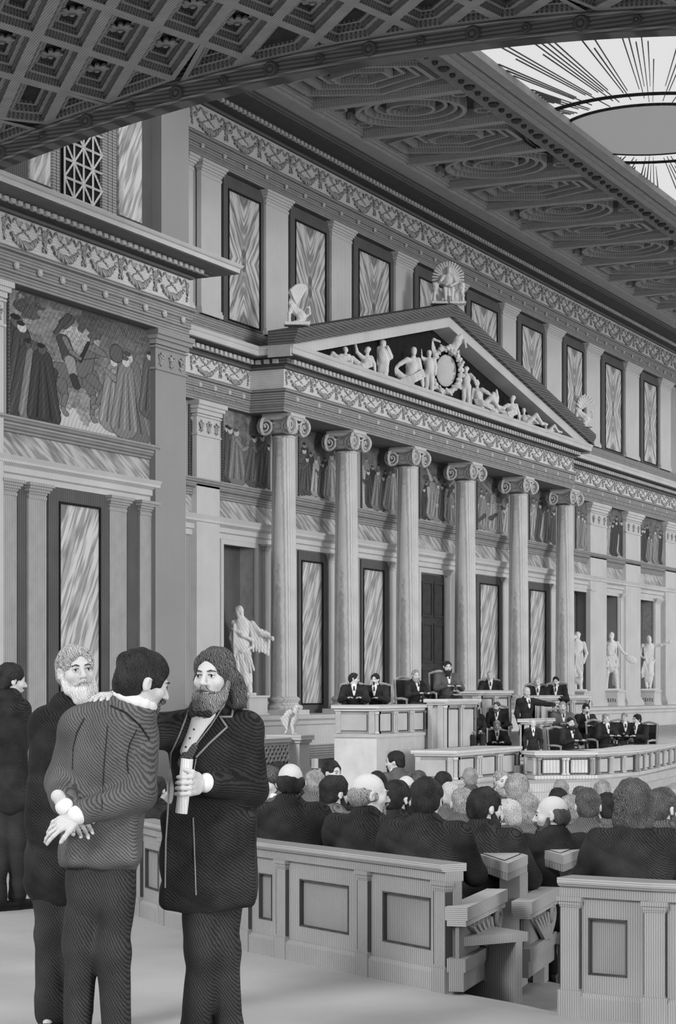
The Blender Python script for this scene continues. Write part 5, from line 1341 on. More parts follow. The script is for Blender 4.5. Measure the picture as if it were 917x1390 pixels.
# left hand closed round the roll: palm behind it, fingers wrapping in front
cen = mid(scr0, scr1, .47); ax = (scr1 - scr0) / np.linalg.norm(scr1 - scr0); wr = J['wrL']
S.cone(wr, F1(268, 1064, -.235), .027, .03, k=.015, flat=((0, 1, 0), .8)); S.cone(F1(268, 1054, -.235), cen - ax * .03 + (.018, .028, 0), .018, .017, k=.012); S.cone(F1(268, 1073, -.235), cen + ax * .036 + (.018, .028, 0), .018, .016, k=.012)
for i in range(4):
    b = cen + ax * (-.034 + .0225 * i); q = [b + np.array((.034, .016, 0)), b + np.array((.026, -.026, -.002)), b + np.array((-.006, -.036, -.004)), b + np.array((-.030, -.014, -.004))]
    S.chain(q, [.0105, .0105, .0098, .0085], k=.003)
S.chain([F1(266, 1052, -.24), cen - ax * .05 + (.028, -.02, 0), cen - ax * .062 + (-.002, -.034, 0)], [.014, .0115, .009], k=.006)
hand_prims(S, J['wrR'], F1(128, 942, -.42) - J['wrR'], (-.25, -.35, -1), None, curl=(.6, .7, .7, .7), side=-1, thumb=.45, spread=.12)
S.obj('body', HV, M_skin, o)
C = Sculpt(k=.035); C.ell(mid(J['che'], J['nek'], .1), (.182, .115, .21)); C.cone(J['che'], J['pel'], .15, .155, flat=((0, 1, 0), .8)); C.cone(J['shR'], J['shL'], .078)
C.cone(J['nek'] + (-.03, .03, .035), J['nek'] + (.05, .03, .03), .066, k=.025); C.cone(J['pel'] + (0, 0, .1), F1(284, 1200, 0), .155, .185, flat=((0, 1, 0), .75)); C.box(F1(284, 1165, 0), (.165, .08, .17), rad=.03, k=.04)
C.chain([J['shR'], J['elR'], mid(J['elR'], J['wrR'], .88)], [.085, .072, .056], k=.03); C.chain([J['shL'], J['elL']], [.084, .068], k=.03); C.chain([J['elL'], mid(J['elL'], J['wrL'], .9)], [.066, .052], k=.03)
C.cone(F1(285, 1225, 0) + (-.3, 0, -.09), F1(285, 1225, 0) + (.3, 0, -.09), .11, op='-', k=.01)
C.cone(F1(279, 968, -.15), F1(250, 1024, -.19), .060, .012, op='-', k=.008); C.cone(F1(277, 962, -.05), F1(277, 975, -.14), .05, .04, op='-', k=.01)
C.cone(F1(237, 1060, -.16), F1(239, 1235, -.2), .006, .024, op='-', k=.006)
C.disp = creases(.008, 11); coat = C.obj('coat', HV * 1.15, M_black, o)
S = Sculpt(k=.03); S.ell(mid(J['che'], J['nek'], .35), (.135, .08, .13)); S.cone(F1(278, 968, -.05), F1(254, 1020, -.085), .045, .03, k=.03)
S.obj('shirt', .008, M_linen, o)
S = Sculpt(k=.01)
for a, b in (((240, 985), (240, 1060)), ((296, 985), (262, 1060))): pass
S.cone(F1(262, 1018, -.100), F1(247, 1036, -.112), .035, .022, flat=((0, 1, 0), .4)); S.obj('waistcoat', .007, M_grey, o)
trouser_sculpt(J).obj('trousers', .010, M_trous, o); shoes(o, J, .012, PI - .3)
hp = hair_prims('full', J['hd'], Rh, .95); hs_ = Sculpt(k=.02)
for p, r in (((-.085, -.03, -.02), (.034, .05, .05)), ((-.088, -.045, -.065), (.036, .05, .045)), ((-.07, -.06, -.10), (.05, .045, .04)), ((.08, -.04, -.03), (.028, .045, .05)), ((0, -.08, -.08), (.07, .04, .05))):
    hs_.ell(p, r)
hs_.xf(Rh, J['hd']); hp.merge(hs_); hp.obj('hair', HV, M_hbr, o)
beard_prims('full', J['hd'], Rh, .98).obj('beard', HV, mat('greying_beard', .30, .08, rot=(0, .3, 0), scale=45, dist=8, width=.5, noise=.3, nscale=12), o); face_marks(o, J['hd'], Rh, .93, M_hbr)
bt = Sculpt(k=.008); c = F1(271, 969, -.15)
for q in (-1, 1): bt.cone(c + (q * .008, 0, 0), c + (q * .034, .002, 0), .008, .018, flat=((0, 1, 0), .6))
bt.ell(c, (.011, .012, .014)); bt.obj('bow_tie', .004, M_black, o)
cf_ = Sculpt(k=.006); d = (J['wrL'] - J['elL']); d /= np.linalg.norm(d); w0 = mid(J['elL'], J['wrL'], .88); cf_.cone(w0, w0 + d * .035, .046, .042, k=.01); cf_.obj('shirt_cuff', .006, M_linen, o)
for z in (0, 1, 2): MB().ball(tuple(F1(263 - z * 5.5, 990 + z * 12, -.148)), .005, 8, 5).build('stud', M_hbr, o, local=True)
M_trim = mat('coat_braid', .34, .2, scale=60)
F1.line(coat, [(318, 950), (314, 973), (298, 973), (308, 987), (284, 1009), (266, 1028)], .0045, 'lapel_braid', M_trim); F1.line(coat, [(303, 958), (286, 985), (262, 1016), (250, 1030)], .003, 'lapel_edge', M_trim)
F1.line(coat, [(256, 965), (243, 998), (232, 1022), (229, 1080), (225, 1140), (224, 1205)], .0035, 'coat_edge_braid', M_trim)
F1.line(coat, [(266, 1030), (262, 1052)], .003, 'lapel_edge', M_trim); F1.line(coat, [(262, 1110), (266, 1215)], .003, 'coat_edge_braid', M_trim)
sc = MB(); A = Vector(scr0); B = Vector(scr1); sc.tube([A, A.lerp(B, .5), B], .0245, 20)
wo = F1.o.matrix_basis if False else None
def at_world(F, mb, name, m, label, cat, smooth=40):
    """a held thing: its own top-level object placed in the person's frame"""
    ob = mb.build(name, m, None, local=True, smooth=smooth) if isinstance(mb, MB) else mb
    ob.location = F.o.location; ob.rotation_euler = F.o.rotation_euler; return tag(ob, label, cat)
root = empty('paper_roll', F1.o.location, 'rolled white paper held in the fist of the long-coated bearded man', 'paper', rz=ROTCAM)
sc.build('roll', M_paper, root, local=True, smooth=40)
e = MB(); up = (A - B).normalized(); s1 = up.cross(Vector((0, 1, 0))).normalized(); s2 = up.cross(s1); pts = [A + up * .002 + (s1 * math.cos(t) + s2 * math.sin(t)) * (.004 + .0031 * t / 1.2) for t in np.linspace(0, 4.2 * PI / 2, 30)]
e.tube(pts, .0018, 5).build('inner_coil', M_hdk, root, local=True)
# ---------------------------------------------------------------- man seen from behind, hands clasped on his back
F2 = Front(145, 8.2, 'stooping man in a dark grey coat seen from behind with hands clasped on his back')
o = F2.o; J = dict(pel=F2(143, 1140, .02), che=F2(150, 1040, .02), nek=F2(180, 968, .05), hd=F2(193, 926, .04), shL=F2(112, 990, .04), shR=F2(188, 1003, .06), elL=F2(84, 1060, .07), wrL=F2(88, 1094, -.16),
    elR=F2(188, 1078, -.06), wrR=F2(106, 1106, -.19), hiL=F2(122, 1150, .02), hiR=F2(160, 1150, .02), knL=F2(108, 1285, .0), knR=F2(155, 1290, -.03), anL=np.array((-.12, .04, .09)), anR=np.array((.04, -.04, .09)))
Rh = _rot(math.radians(-64), -.32, .05)
S = Sculpt(k=.03); S.ell(J['che'], (.13, .08, .19)); S.cone(J['che'], J['pel'], .09, .10); S.cone(J['nek'], J['che'], .08, .12); S.cone(J['nek'] + (-.01, 0, 0), J['hd'] + (-.02, -.01, -.03), .066, .058); head_prims(S, J['hd'], Rh, 1.0)
for n in 'LR': S.chain([J['sh' + n], J['el' + n], J['wr' + n]], [.05, .04, .028]); S.chain([J['hi' + n], J['kn' + n], J['an' + n]], [.062, .044, .034]); S.cone(J['an' + n], J['an' + n] + (.0, .11, -.05), .026, .018)
hand_prims(S, J['wrR'], F2(78, 1120, -.19) - J['wrR'], (0, .6, -.6), None, curl=(.25, .35, .42, .5), side=1, thumb=.55, spread=.14)
hand_prims(S, J['wrL'], F2(104, 1116, -.13) - J['wrL'], (0, -1, 0), None, curl=(.5, .6, .7, .8), side=-1, thumb=.5, spread=.08)
S.obj('body', HV, M_skin, o)
C = Sculpt(k=.04); C.ell(F2(149, 1030, .02), (.160, .125, .20)); C.ell(F2(157, 985, .03), (.135, .115, .10), R=_rot(0, 0, .35)); C.cone(J['che'], J['pel'], .145, .14, flat=((0, 1, 0), .85)); C.cone(J['shL'], J['shR'], .075)
C.cone(J['nek'] + (-.035, -.01, .0), J['nek'] + (.01, .0, -.02), .078, k=.03); C.cone(J['nek'], J['shL'], .07, .08); C.box(F2(142, 1120, .02), (.105, .085, .12), rad=.035, k=.04)
C.chain([J['shL'], J['elL']], [.078, .062], k=.03); C.chain([J['elL'], mid(J['elL'], J['wrL'], .86)], [.062, .05], k=.03); C.chain([J['shR'], J['elR']], [.08, .068], k=.03); C.chain([J['elR'], mid(J['elR'], J['wrR'], .86)], [.066, .05], k=.03)
for a, b in (((88, 1095), (95, 1178)), ((180, 1090), (168, 1178))): C.cone(F2(*a, .0), F2(*b, .0), .02, .03, k=.05)
C.box(F2(142, 1212, .0), (.4, .3, .09), rad=.01, op='-', k=.012, R=_rot(0, 0, .08)); C.cone(F2(132, 1110, -.2), F2(136, 1200, -.24), .004, .022, op='-', k=.004)
C.disp = creases(.011, 10); coat = C.obj('coat', HV * 1.15, M_grey, o)
F2.line(coat, [(150, 958), (172, 968), (190, 985), (203, 1004)], .004, 'coat_collar', M_black); F2.line(coat, [(146, 985), (141, 1040), (138, 1100)], .0015, 'back_seam', M_black); F2.line(coat, [(186, 990), (176, 1010), (172, 1030), (174, 1050)], .002, 'sleeve_seam', M_black); F2.line(coat, [(114, 975), (104, 995), (99, 1015), (98, 1045)], .002, 'sleeve_seam', M_black)
for sgn, n, t in ((1, 'L', .9), (1, 'R', .9)):
    d = J['wr' + n] - J['el' + n]; d /= np.linalg.norm(d); w0 = mid(J['el' + n], J['wr' + n], t); Sculpt(k=.006).cone(w0, w0 + d * .03, .040, .038, k=.01).obj('shirt_cuff', .006, M_linen, o)
S = Sculpt(k=.02); c = J['nek'] + (.006, 0, .044)
for i in range(14):
    a, b = 2 * PI * i / 14, 2 * PI * (i + 1) / 14; p = lambda q: c + np.array((.070 * math.cos(q), .068 * math.sin(q), -.028 * math.cos(q) + .004)); S.cone(p(a), p(b), .013); S.cone(p(a) + (.008, 0, .016), p(b) + (.008, 0, .016), .010)
S.obj('shirt_collar', .006, M_linen, o)
trouser_sculpt(J, .92).obj('trousers', .010, M_trous, o); shoes(o, J, .012, 0)
hair_prims('full', J['hd'], Rh, 1.0).obj('hair', HV, M_hdk, o); beard_prims('goatee', J['hd'], Rh, 1.0).obj('beard', HV, M_hbr, o); face_marks(o, J['hd'], Rh, 1.0, M_hdk)
# ---------------------------------------------------------------- blond bearded man behind him
F3 = Front(96, 9.5, 'fair wavy-haired bearded man in a black coat, standing behind the stooping man')
o = F3.o; J = dict(pel=F3(84, 1120, 0), che=F3(92, 1030, 0), nek=F3(98, 965, .02), hd=F3(103, 912, -.02), shR=F3(66, 985, 0), shL=F3(140, 985, .02), elR=F3(63, 1075, .02), wrR=F3(74, 1135, -.04),
    elL=F3(150, 1070, .02), wrL=F3(140, 1130, -.05), hiR=F3(68, 1135, 0), hiL=F3(98, 1135, 0), knR=F3(68, 1265, -.02), knL=F3(100, 1265, 0), anR=np.array((-.10, 0, .09)), anL=np.array((.03, .03, .09)))
Rh = _rot(math.radians(206), .04, .08)
S = Sculpt(k=.03); S.ell(J['che'], (.13, .08, .19)); S.cone(J['che'], J['pel'], .09, .10); S.cone(J['nek'], J['che'], .08, .12); S.cone(J['nek'], J['hd'] + (0, .02, -.05), .06, .055); head_prims(S, J['hd'], Rh, .95)
for n in 'LR':
    S.chain([J['sh' + n], J['el' + n], J['wr' + n]], [.05, .04, .028]); S.chain([J['hi' + n], J['kn' + n], J['an' + n]], [.062, .044, .034]); S.cone(J['an' + n], J['an' + n] + (.0, -.11, -.05), .026, .018)
    hand_prims(S, J['wr' + n], J['wr' + n] - J['el' + n], (0, 1, 0), None, side=1 if n == 'R' else -1)
S.obj('body', .0065, M_skin, o)
C = coat_sculpt(J, .22, .95, amp=.005); C.box(F3(86, 1100, 0), (.13, .07, .12), rad=.03, k=.04); C.cone(J['nek'] + (.02, -.15, .0), J['nek'] + (.04, -.16, -.12), .05, .012, op='-', k=.01); C.obj('coat', .008, M_black, o)
S = Sculpt(k=.02); S.ell(mid(J['che'], J['nek'], .3), (.14, .105, .16)); S.cone(J['nek'] + (-.03, 0, .02), J['nek'] + (.035, 0, .02), .056); S.obj('shirt', .007, M_linen, o)
trouser_sculpt(J).obj('trousers', .010, M_trous, o); shoes(o, J, .012, PI)
hair_prims('full', J['hd'], Rh, .97).obj('hair', HV, mat('fair_wavy_hair', .50, .14, rot=(0, .5, 0), scale=42, dist=9, width=.45, noise=.3, nscale=12), o)
beard_prims('full', J['hd'], Rh, .95).obj('beard', HV, mat('fair_beard', .74, .40, rot=(0, .3, 0), scale=40, dist=7, width=.35, noise=.2, nscale=12), o); face_marks(o, J['hd'], Rh, .95, M_hbr)
# ---------------------------------------------------------------- man at the left edge
F4 = Front(12, 14.9, 'man in a dark suit standing with his back turned at the picture left edge')
o = F4.o; J = dict(pel=F4(14, 1055, .0), che=F4(13, 995, .0), nek=F4(12, 950, .02), hd=F4(15, 924, .03), shL=F4(-12, 962, .02), shR=F4(26, 965, .04), elL=F4(-15, 1000, .02), elR=F4(28, 1008, .08), wrL=F4(-2, 1022, .2), wrR=F4(22, 1012, .24),
    hiL=F4(4, 1060, 0), hiR=F4(24, 1060, 0), knL=F4(2, 1140, .0), knR=F4(25, 1140, .02), anL=np.array((-.07, -.06, .09)), anR=np.array((.05, .06, .09)))
Rh = _rot(math.radians(-62), -.12)
body_sculpt(J, Rh).obj('body', .008, M_skin, o); C = coat_sculpt(J, .12, .88); C.obj('coat', .009, M_black, o); trouser_sculpt(J, .95).obj('trousers', .011, M_trous, o); shoes(o, J, .012, -.9)
hair_prims('full', J['hd'], Rh).obj('hair', .008, M_hdk, o); collar_ring(o, J, Rh, .007); face_marks(o, J['hd'], Rh, 1.0, M_hdk)
# ================================================================ statues
def stone(S, name, h, loc, label, cat='statue', group=None, rz=ROTCAM, m=None):
    o = empty(name, loc, label, cat, group, rz=rz); S.obj('carved_figure', h, m or M_statue, o); return o
def drape(S, pts, r, k=.03, n=1): S.chain(pts, r, k=k); return S
def plinth(X0, X1, Y0, Y1, z0, z1, label, mark=False):
    o = empty('statue_plinth', ((X0 + X1) / 2, (Y0 + Y1) / 2, z0), label, 'plinth')
    MB().box(X0, X1, Y0, Y1, z0 + .05, z1 - .06).build('block', M_light, o); MB().box(X0 - .05, X1 + .05, Y0 - .05, Y1 + .02, z1 - .06, z1).build('cap', M_dkt, o); MB().box(X0 - .04, X1 + .04, Y0 - .04, Y1 + .02, z0, z0 + .05).build('base', M_light, o)
    if mark:       # cut letters, too worn to read
        m = MB()
        for k in range(7):
            y = Y0 + .08 + k * (Y1 - Y0 - .16) / 7; m.box(X0 - .012, X0, y, y + .03, z0 + .2, z0 + .34)
            if k % 2: m.box(X0 - .012, X0, y - .02, y + .05, z0 + .33, z0 + .35)
            if k % 3 == 0: m.box(X0 - .012, X0, y - .02, y + .04, z0 + .2, z0 + .22)
        m.build('inscription', M_hbr, o)
    return o
def nude(J, Rh, hs=1.0, hair='full', fat=1.0):
    S = Sculpt(k=.03); S.ell(J['che'], (.16 * fat, .11, .19)); S.cone(J['che'], J['pel'], .125 * fat, .125 * fat); S.cone(J['nek'], J['che'], .07, .12); S.cone(J['nek'], J['hd'], .05, .05, k=.02); S.cone(J['shL'], J['shR'], .06)
    S.ell(J['hd'], (.085 * hs, .1 * hs, .12 * hs)); h = head_prims(Sculpt(), J['hd'], Rh, hs); S.merge(h); q = hair_prims(hair, J['hd'], Rh, hs * 1.02); q.p = [p for p in q.p if p[7] == '+']; S.merge(q) if False else None
    top = Sculpt(k=.02).ell((0, -.03, .05), (.09 * hs, .10 * hs, .085 * hs)).xf(Rh, J['hd']); S.merge(top)
    for n in 'LR':
        S.chain([J['sh' + n], J['el' + n], J['wr' + n]], [.06, .048, .034]); S.ell(J['wr' + n] + (J['wr' + n] - J['el' + n]) / np.linalg.norm(J['wr' + n] - J['el' + n]) * .06, (.035, .035, .05))
        S.chain([J['hi' + n], J['kn' + n], J['an' + n]], [.095, .07, .048]); S.cone(J['an' + n], J['an' + n] + (0, .13, -.04), .04, .03)
    return S
FACE = PI          # statues look back at the hall
def flip(J): return {k: np.array((-v[0], -v[1], v[2])) for k, v in J.items()}
def statue_at(px, ytop, ybot, Y): D = onY(px, Y)[1]; return W(px, ybot, D), (ybot - ytop) / FOC * D, D
# left statue: toga, arm stretched to the right
loc, H, D = statue_at(329, 823, 944, .75); f = H / 1.75
J = flip(joints_stand(1.75)); J['hd'] = np.array((-.06, -.03, 1.63)); J['elL'] = np.array((.38, -.1, 1.2)); J['wrL'] = np.array((.55, -.2, 1.13)); J['shL'], J['shR'] = np.array((.19, 0, 1.40)), np.array((-.17, 0, 1.42)); J['elR'], J['wrR'] = np.array((-.22, -.05, 1.12)), np.array((-.16, -.14, .92))
for n, s_ in (('L', 1), ('R', -1)): J['hi' + n] = np.array((.08 * s_, 0, .92)); J['kn' + n] = np.array((.07 * s_ + .03, -.05, .5)); J['an' + n] = np.array((.09 * s_ + .05, 0, .1))
Rf = _rot(math.radians(200), 0); S = nude(J, Rf)
for n in 'LR': S.cone(J['an' + n], J['an' + n] + (.0, -.13, -.05), .04, .03)
S.cone((-.02, 0, 1.38), (0, 0, .45), .17, .16, flat=((0, 1, 0), .8)); S.cone((.02, 0, .6), (.05, 0, .32), .15, .14, k=.04)
for i in range(7): a = -.16 + i * .05; S.chain([(-.16 + i * .02, -.10, 1.40 - i * .04), (a, -.16, 1.0 - .03 * i), (a * 1.2 + .06, -.13, .5 - .05 * (i % 2))], [.02, .028, .022], k=.012)
for i in range(6): S.chain([(.16 + .07 * i, -.05, 1.38 - .035 * i), (.2 + .06 * i, -.1, 1.1 - .06 * i), (.22 + .055 * i, -.12, .86 + .02 * (i % 2) - .01 * i)], [.04, .03, .018], k=.02)
S.chain([(-.2, -.08, 1.3), (0, -.17, 1.18), (.2, -.12, 1.08)], [.03, .04, .03], k=.015); S.chain([(-.2, -.1, .95), (0, -.18, .86), (.2, -.1, .95)], [.03, .035, .03], k=.015); S.disp = folds(.006, 40, (1, .3, .25), 2)
S.box((.02, -.02, .02), (.24, .17, .02), rad=.01, k=.02)
S.p = [p for p in S.p]; o = stone(S, 'statue', .016, loc, 'white toga statue with outstretched arm in the niche behind the scroll-holding man'); o.scale = (f,) * 3
xa, xb = XY(318, .3), XY(349, .3); plinth(loc.x - .55, loc.x + .6, .25, 1.15, ZS, loc.z, 'tall stone plinth under the toga statue', True)
# warrior with shield
loc, H, D = statue_at(829, 858, 937, .7); f = H / 1.75
J = flip(joints_stand(1.75)); J['hd'] = np.array((.0, -.02, 1.62)); J['elR'], J['wrR'] = np.array((-.27, 0, 1.12)), np.array((-.16, -.16, .88)); J['elL'], J['wrL'] = np.array((.33, -.02, 1.17)), np.array((.52, -.12, .98))
J['knR'], J['anR'] = np.array((-.13, -.05, .5)), np.array((-.15, 0, .1)); J['knL'], J['anL'] = np.array((.13, -.1, .52)), np.array((.17, -.02, .1))
S = nude(J, _rot(math.radians(160), 0)); S.cone((0, 0, 1.35), (0, 0, .95), .17, .17, flat=((0, 1, 0), .8)); S.cone((0, 0, .98), (0, 0, .72), .17, .20, flat=((0, 1, 0), .8))
for i in range(9): a = -.18 + i * .045; S.cone((a, -.13, .98), (a * 1.15, -.16, .70), .02, .024, k=.01)
for i in range(6): a = -.12 + i * .048; S.cone((a, -.12, 1.3), (a, -.15, 1.06), .016, .018, k=.008)
S.cone((-.17, -.1, 1.0), (.17, -.1, 1.0), .03, k=.01); S.ell((.58, -.16, .93), (.19, .05, .12), R=_rot(0, 0, .5)); S.cone((.05, .1, 1.3), (.1, .12, .2), .09, .06); S.ell((0, -.12, 1.52), (.04, .04, .08))
for n in 'LR': S.cone(J['an' + n], J['an' + n] + (0, -.13, -.05), .04, .03)
S.box((.02, -.02, .02), (.26, .18, .02), rad=.01, k=.02); S.disp = folds(.004, 45, (1, .3, .2), 2)
o = stone(S, 'statue', .02, loc, 'white statue of a standing warrior in a tunic holding a shield at his side'); o.scale = (f,) * 3
plinth(loc.x - .5, loc.x + .55, .25, 1.15, ZS - .02, loc.z, 'inscribed stone plinth under the shield-bearing statue', True)
# orator with raised arm
loc, H, D = statue_at(879, 863, 937, .7); f = H / 1.72
J = flip(joints_stand(1.75)); J['hd'] = np.array((.02, -.03, 1.60)); J['elR'], J['wrR'] = np.array((-.26, -.05, 1.08)), np.array((-.14, -.16, 1.0)); J['elL'], J['wrL'] = np.array((.38, -.08, 1.42)), np.array((.62, -.14, 1.50))
J['knR'], J['anR'] = np.array((-.1, -.05, .5)), np.array((-.05, 0, .1)); J['knL'], J['anL'] = np.array((.1, -.05, .5)), np.array((.06, 0, .1))
S = nude(J, _rot(math.radians(215), .05)); S.cone((.02, 0, 1.36), (0, 0, .9), .17, .16, flat=((0, 1, 0), .8)); S.cone((.0, 0, .95), (0, 0, .38), .17, .15, flat=((0, 1, 0), .8))
for i in range(6): S.chain([(-.14 + i * .05, -.1, 1.35), (-.12 + i * .05, -.15, 1.0), (-.24 + i * .03, -.14, .55 + .03 * i)], [.02, .026, .03], k=.012)
for i in range(5): S.chain([(.2 - .02 * i, -.1, .95 - .05 * i), (.02, -.18, .8 - .07 * i), (-.22, -.12, .60 - .05 * i)], [.026, .03, .028], k=.012)
for n in 'LR': S.cone(J['an' + n], J['an' + n] + (0, -.13, -.05), .04, .03)
S.ell((.03, -.12, 1.5), (.045, .04, .06)); S.box((.0, -.02, .02), (.26, .18, .02), rad=.01, k=.02); S.disp = folds(.004, 45, (1, .3, .2), 2)
o = stone(S, 'statue', .02, loc, 'white statue of a draped bearded orator raising his arm to the right'); o.scale = (f,) * 3
plinth(loc.x - .5, loc.x + .55, .25, 1.15, ZS - .02, loc.z, 'inscribed stone plinth under the arm-raising statue', True)
# half-hidden draped statue
loc, H, D = statue_at(783, 858, 938, .75); f = H / 1.75
J = flip(joints_stand(1.75)); J['elL'], J['wrL'] = np.array((.27, -.03, 1.12)), np.array((.2, -.12, .9)); J['knL'] = np.array((.07, -.12, .5)); J['anR'] = np.array((-.05, .05, .1)); J['elR'], J['wrR'] = np.array((-.2, -.1, 1.3)), np.array((-.12, -.12, 1.55))
S = nude(J, _rot(math.radians(150), 0)); S.cone((0, 0, 1.38), (0, 0, 1.1), .16, .14, flat=((0, 1, 0), .8)); S.cone((0, 0, 1.0), (.02, 0, .35), .14, .15, flat=((0, 1, 0), .8))
for i in range(6): S.chain([(-.14 + i * .055, -.11, 1.34 - .03 * i), (-.05 + i * .04, -.14, 1.0), (-.12 + i * .05, -.15, .42)], [.018, .022, .024], k=.012)
S.box((.02, -.02, .02), (.24, .17, .02), rad=.01, k=.02); S.disp = folds(.005, 45, (1, .3, .2), 2)
o = stone(S, 'statue', .02, loc, 'white draped statue half hidden between the last column and the first right pilaster'); o.scale = (f,) * 3
plinth(loc.x - .45, loc.x + .5, .3, 1.15, ZS - .02, loc.z, 'stone plinth of the half-hidden draped statue')
# ---------------------------------------------------------------- eagle on the pedestal
S = Sculpt(k=.02); S.ell((.01, 0, .27), (.095, .095, .16), R=_rot(0, 0, .25)); S.chain([(.04, 0, .37), (.07, 0, .47), (.08, 0, .53)], [.065, .048, .045]); S.ell((.09, 0, .55), (.052, .042, .04)); S.chain([(.12, 0, .55), (.155, 0, .54), (.165, 0, .51)], [.022, .015, .006], k=.006)
for q in (-1, 1):
    S.ell((-.11, q * .11, .33), (.075, .035, .17), R=_rot(0, 0, .35)); S.ell((-.05, q * .12, .43), (.07, .04, .06))
    for i in range(7): S.cone((-.06 - .018 * i, q * .14, .44 - .015 * i), (-.10 - .022 * i, q * .13, .10 + .035 * i), .018, .014, k=.006)
    S.chain([(.0, q * .05, .2), (.02, q * .055, .1), (.02, q * .055, .03)], [.055, .034, .022])
    for a in (-.4, 0, .4): S.cone((.02, q * .05, .03), (.02 + .08 * math.cos(a), q * .05 + .06 * math.sin(a), .015), .014, .009, k=.004)
for i in range(5): S.cone((-.06, (i - 2) * .02, .17), (-.14, (i - 2) * .035, .03), .022, .014, k=.006)
S.disp = folds(.003, 90, (.6, 0, 1), 2); o = stone(S, 'eagle_statue', .009, (EAG[0], EAG[1], EAG[2]), 'white stone eagle with half-raised wings standing on the square pedestal'); o.scale = (1.12,) * 3
# ---------------------------------------------------------------- pediment sculpture
YPD = YF - .22
def ped_fig(px, ybase, name_label, J, Rh, extra=None, h=.022, sc=1.0, Y=YPD):
    D = onY(px, Y)[1]; loc = W(px, ybase, D); loc.z = max(loc.z, ZC1 + .0) if False else ZC1
    S = nude(J, Rh, fat=1.3)
    for n in 'LR': S.chain([J['sh' + n], J['el' + n], J['wr' + n]], [.08, .062, .045]); S.chain([J['hi' + n], J['kn' + n], J['an' + n]], [.13, .09, .06])
    if extra: extra(S)
    S.disp = folds(.004, 40, (1, .3, .4), 2); o = stone(S, 'pediment_figure', h, loc, name_label, 'sculpture', 'carved figures in the pediment'); o.scale = (sc,) * 3; return o
def Jd(**k): return {a: np.array(b, float) for a, b in k.items()}
def recl(sg=1, raise_=False, up=.55):
    """reclining figure: trunk upright-leaning at x=0, legs stretching towards -x*sg"""
    J = Jd(pel=(-.05 * sg, 0, .16), che=(.06 * sg, 0, up * .8), nek=(.08 * sg, 0, up + .1), hd=(.09 * sg, -.03, up + .27), shL=(.22 * sg, 0, up + .02), shR=(-.1 * sg, -.08, up + .02), elL=(.32 * sg, 0, .3), wrL=(.35 * sg, -.05, .08), elR=(-.3 * sg, -.12, up - .1), wrR=(-.48 * sg, -.14, up - .25),
        hiL=(-.1 * sg, .05, .15), hiR=(-.1 * sg, -.08, .15), knL=(-.5 * sg, .03, .2), knR=(-.45 * sg, -.12, .48), anL=(-.92 * sg, .02, .08), anR=(-.72 * sg, -.14, .08))
    if raise_: J['elR'] = np.array((-.28 * sg, -.12, up + .2)); J['wrR'] = np.array((-.34 * sg, -.12, up + .48))
    return J
def dr(S, pts): 
    for i in range(4): S.chain([(x + .02 * i, y - .02, z - .06 * i) for x, y, z in pts], [.03] * len(pts), k=.015)
Rv, Rl, Rr = _rot(PI), _rot(math.radians(110)), _rot(math.radians(-110))
FATP = 1.3
ped_fig(466, 478, 'small reclining carved figure at the far left of the pediment', recl(1, up=.38), Rr, lambda S: dr(S, [(-.6, -.15, .2), (-.2, -.18, .3), (.2, -.1, .4)]), sc=.72)
ped_fig(495, 490, 'reclining carved figure with raised arm, second from the left of the pediment', recl(1, True, up=.5), Rl, lambda S: dr(S, [(-.5, -.15, .15), (-.1, -.2, .25), (.2, -.1, .4)]), sc=.88)
j = joints_stand(1.0); j = flip(j); j['elL'], j['wrL'] = np.array((.2, 0, .62)), np.array((.14, -.1, .8)); ped_fig(519, 490, 'small carved child standing behind the reclining figures on the left', j, Rv, sc=1.25, Y=YPD + .25)
ped_fig(557, 513, 'large seated carved man left of the medallion', recl(1, False, up=.78), Rv, lambda S: dr(S, [(-.3, -.2, .2), (.1, -.2, .35), (.35, -.1, .5)]), sc=1.12)
j = flip(joints_stand(1.6)); j['elR'], j['wrR'] = np.array((-.3, -.1, 1.35)), np.array((-.3, -.12, 1.62)); ped_fig(582, 527, 'standing nude carved figure raising an arm left of the medallion', j, Rv, sc=.95, Y=YPD + .2)
j = flip(joints_stand(1.6)); j['elL'], j['wrL'] = np.array((.3, -.1, 1.15)), np.array((.36, -.15, .95)); ped_fig(632, 544, 'standing nude carved figure right of the medallion', j, Rl, sc=.9, Y=YPD + .2)
ped_fig(650, 550, 'seated carved woman with draped legs right of the medallion', recl(-1, False, up=.75), Rr, lambda S: dr(S, [(.5, -.18, .15), (.1, -.2, .35), (-.2, -.1, .4)]), sc=.95)
j = flip(joints_stand(.9)); j['elL'], j['wrL'] = np.array((.14, 0, .75)), np.array((.12, -.05, .95)); ped_fig(669, 552, 'small carved child with raised hand between two seated figures on the right', j, Rv, sc=1.0, Y=YPD + .3)
ped_fig(692, 566, 'draped carved figure sitting with legs to the left on the right side', recl(1, False, up=.58), Rl, lambda S: dr(S, [(-.5, -.15, .15), (-.1, -.2, .3), (.2, -.1, .45)]), sc=.95)
ped_fig(713, 576, 'reclining carved figure with legs to the right, far right of the pediment', recl(-1, False, up=.4), Rv, sc=.85)
ped_fig(742, 590, 'last small carved figure lying in the right corner of the pediment', recl(-1, False, up=.18), Rv, sc=.6)
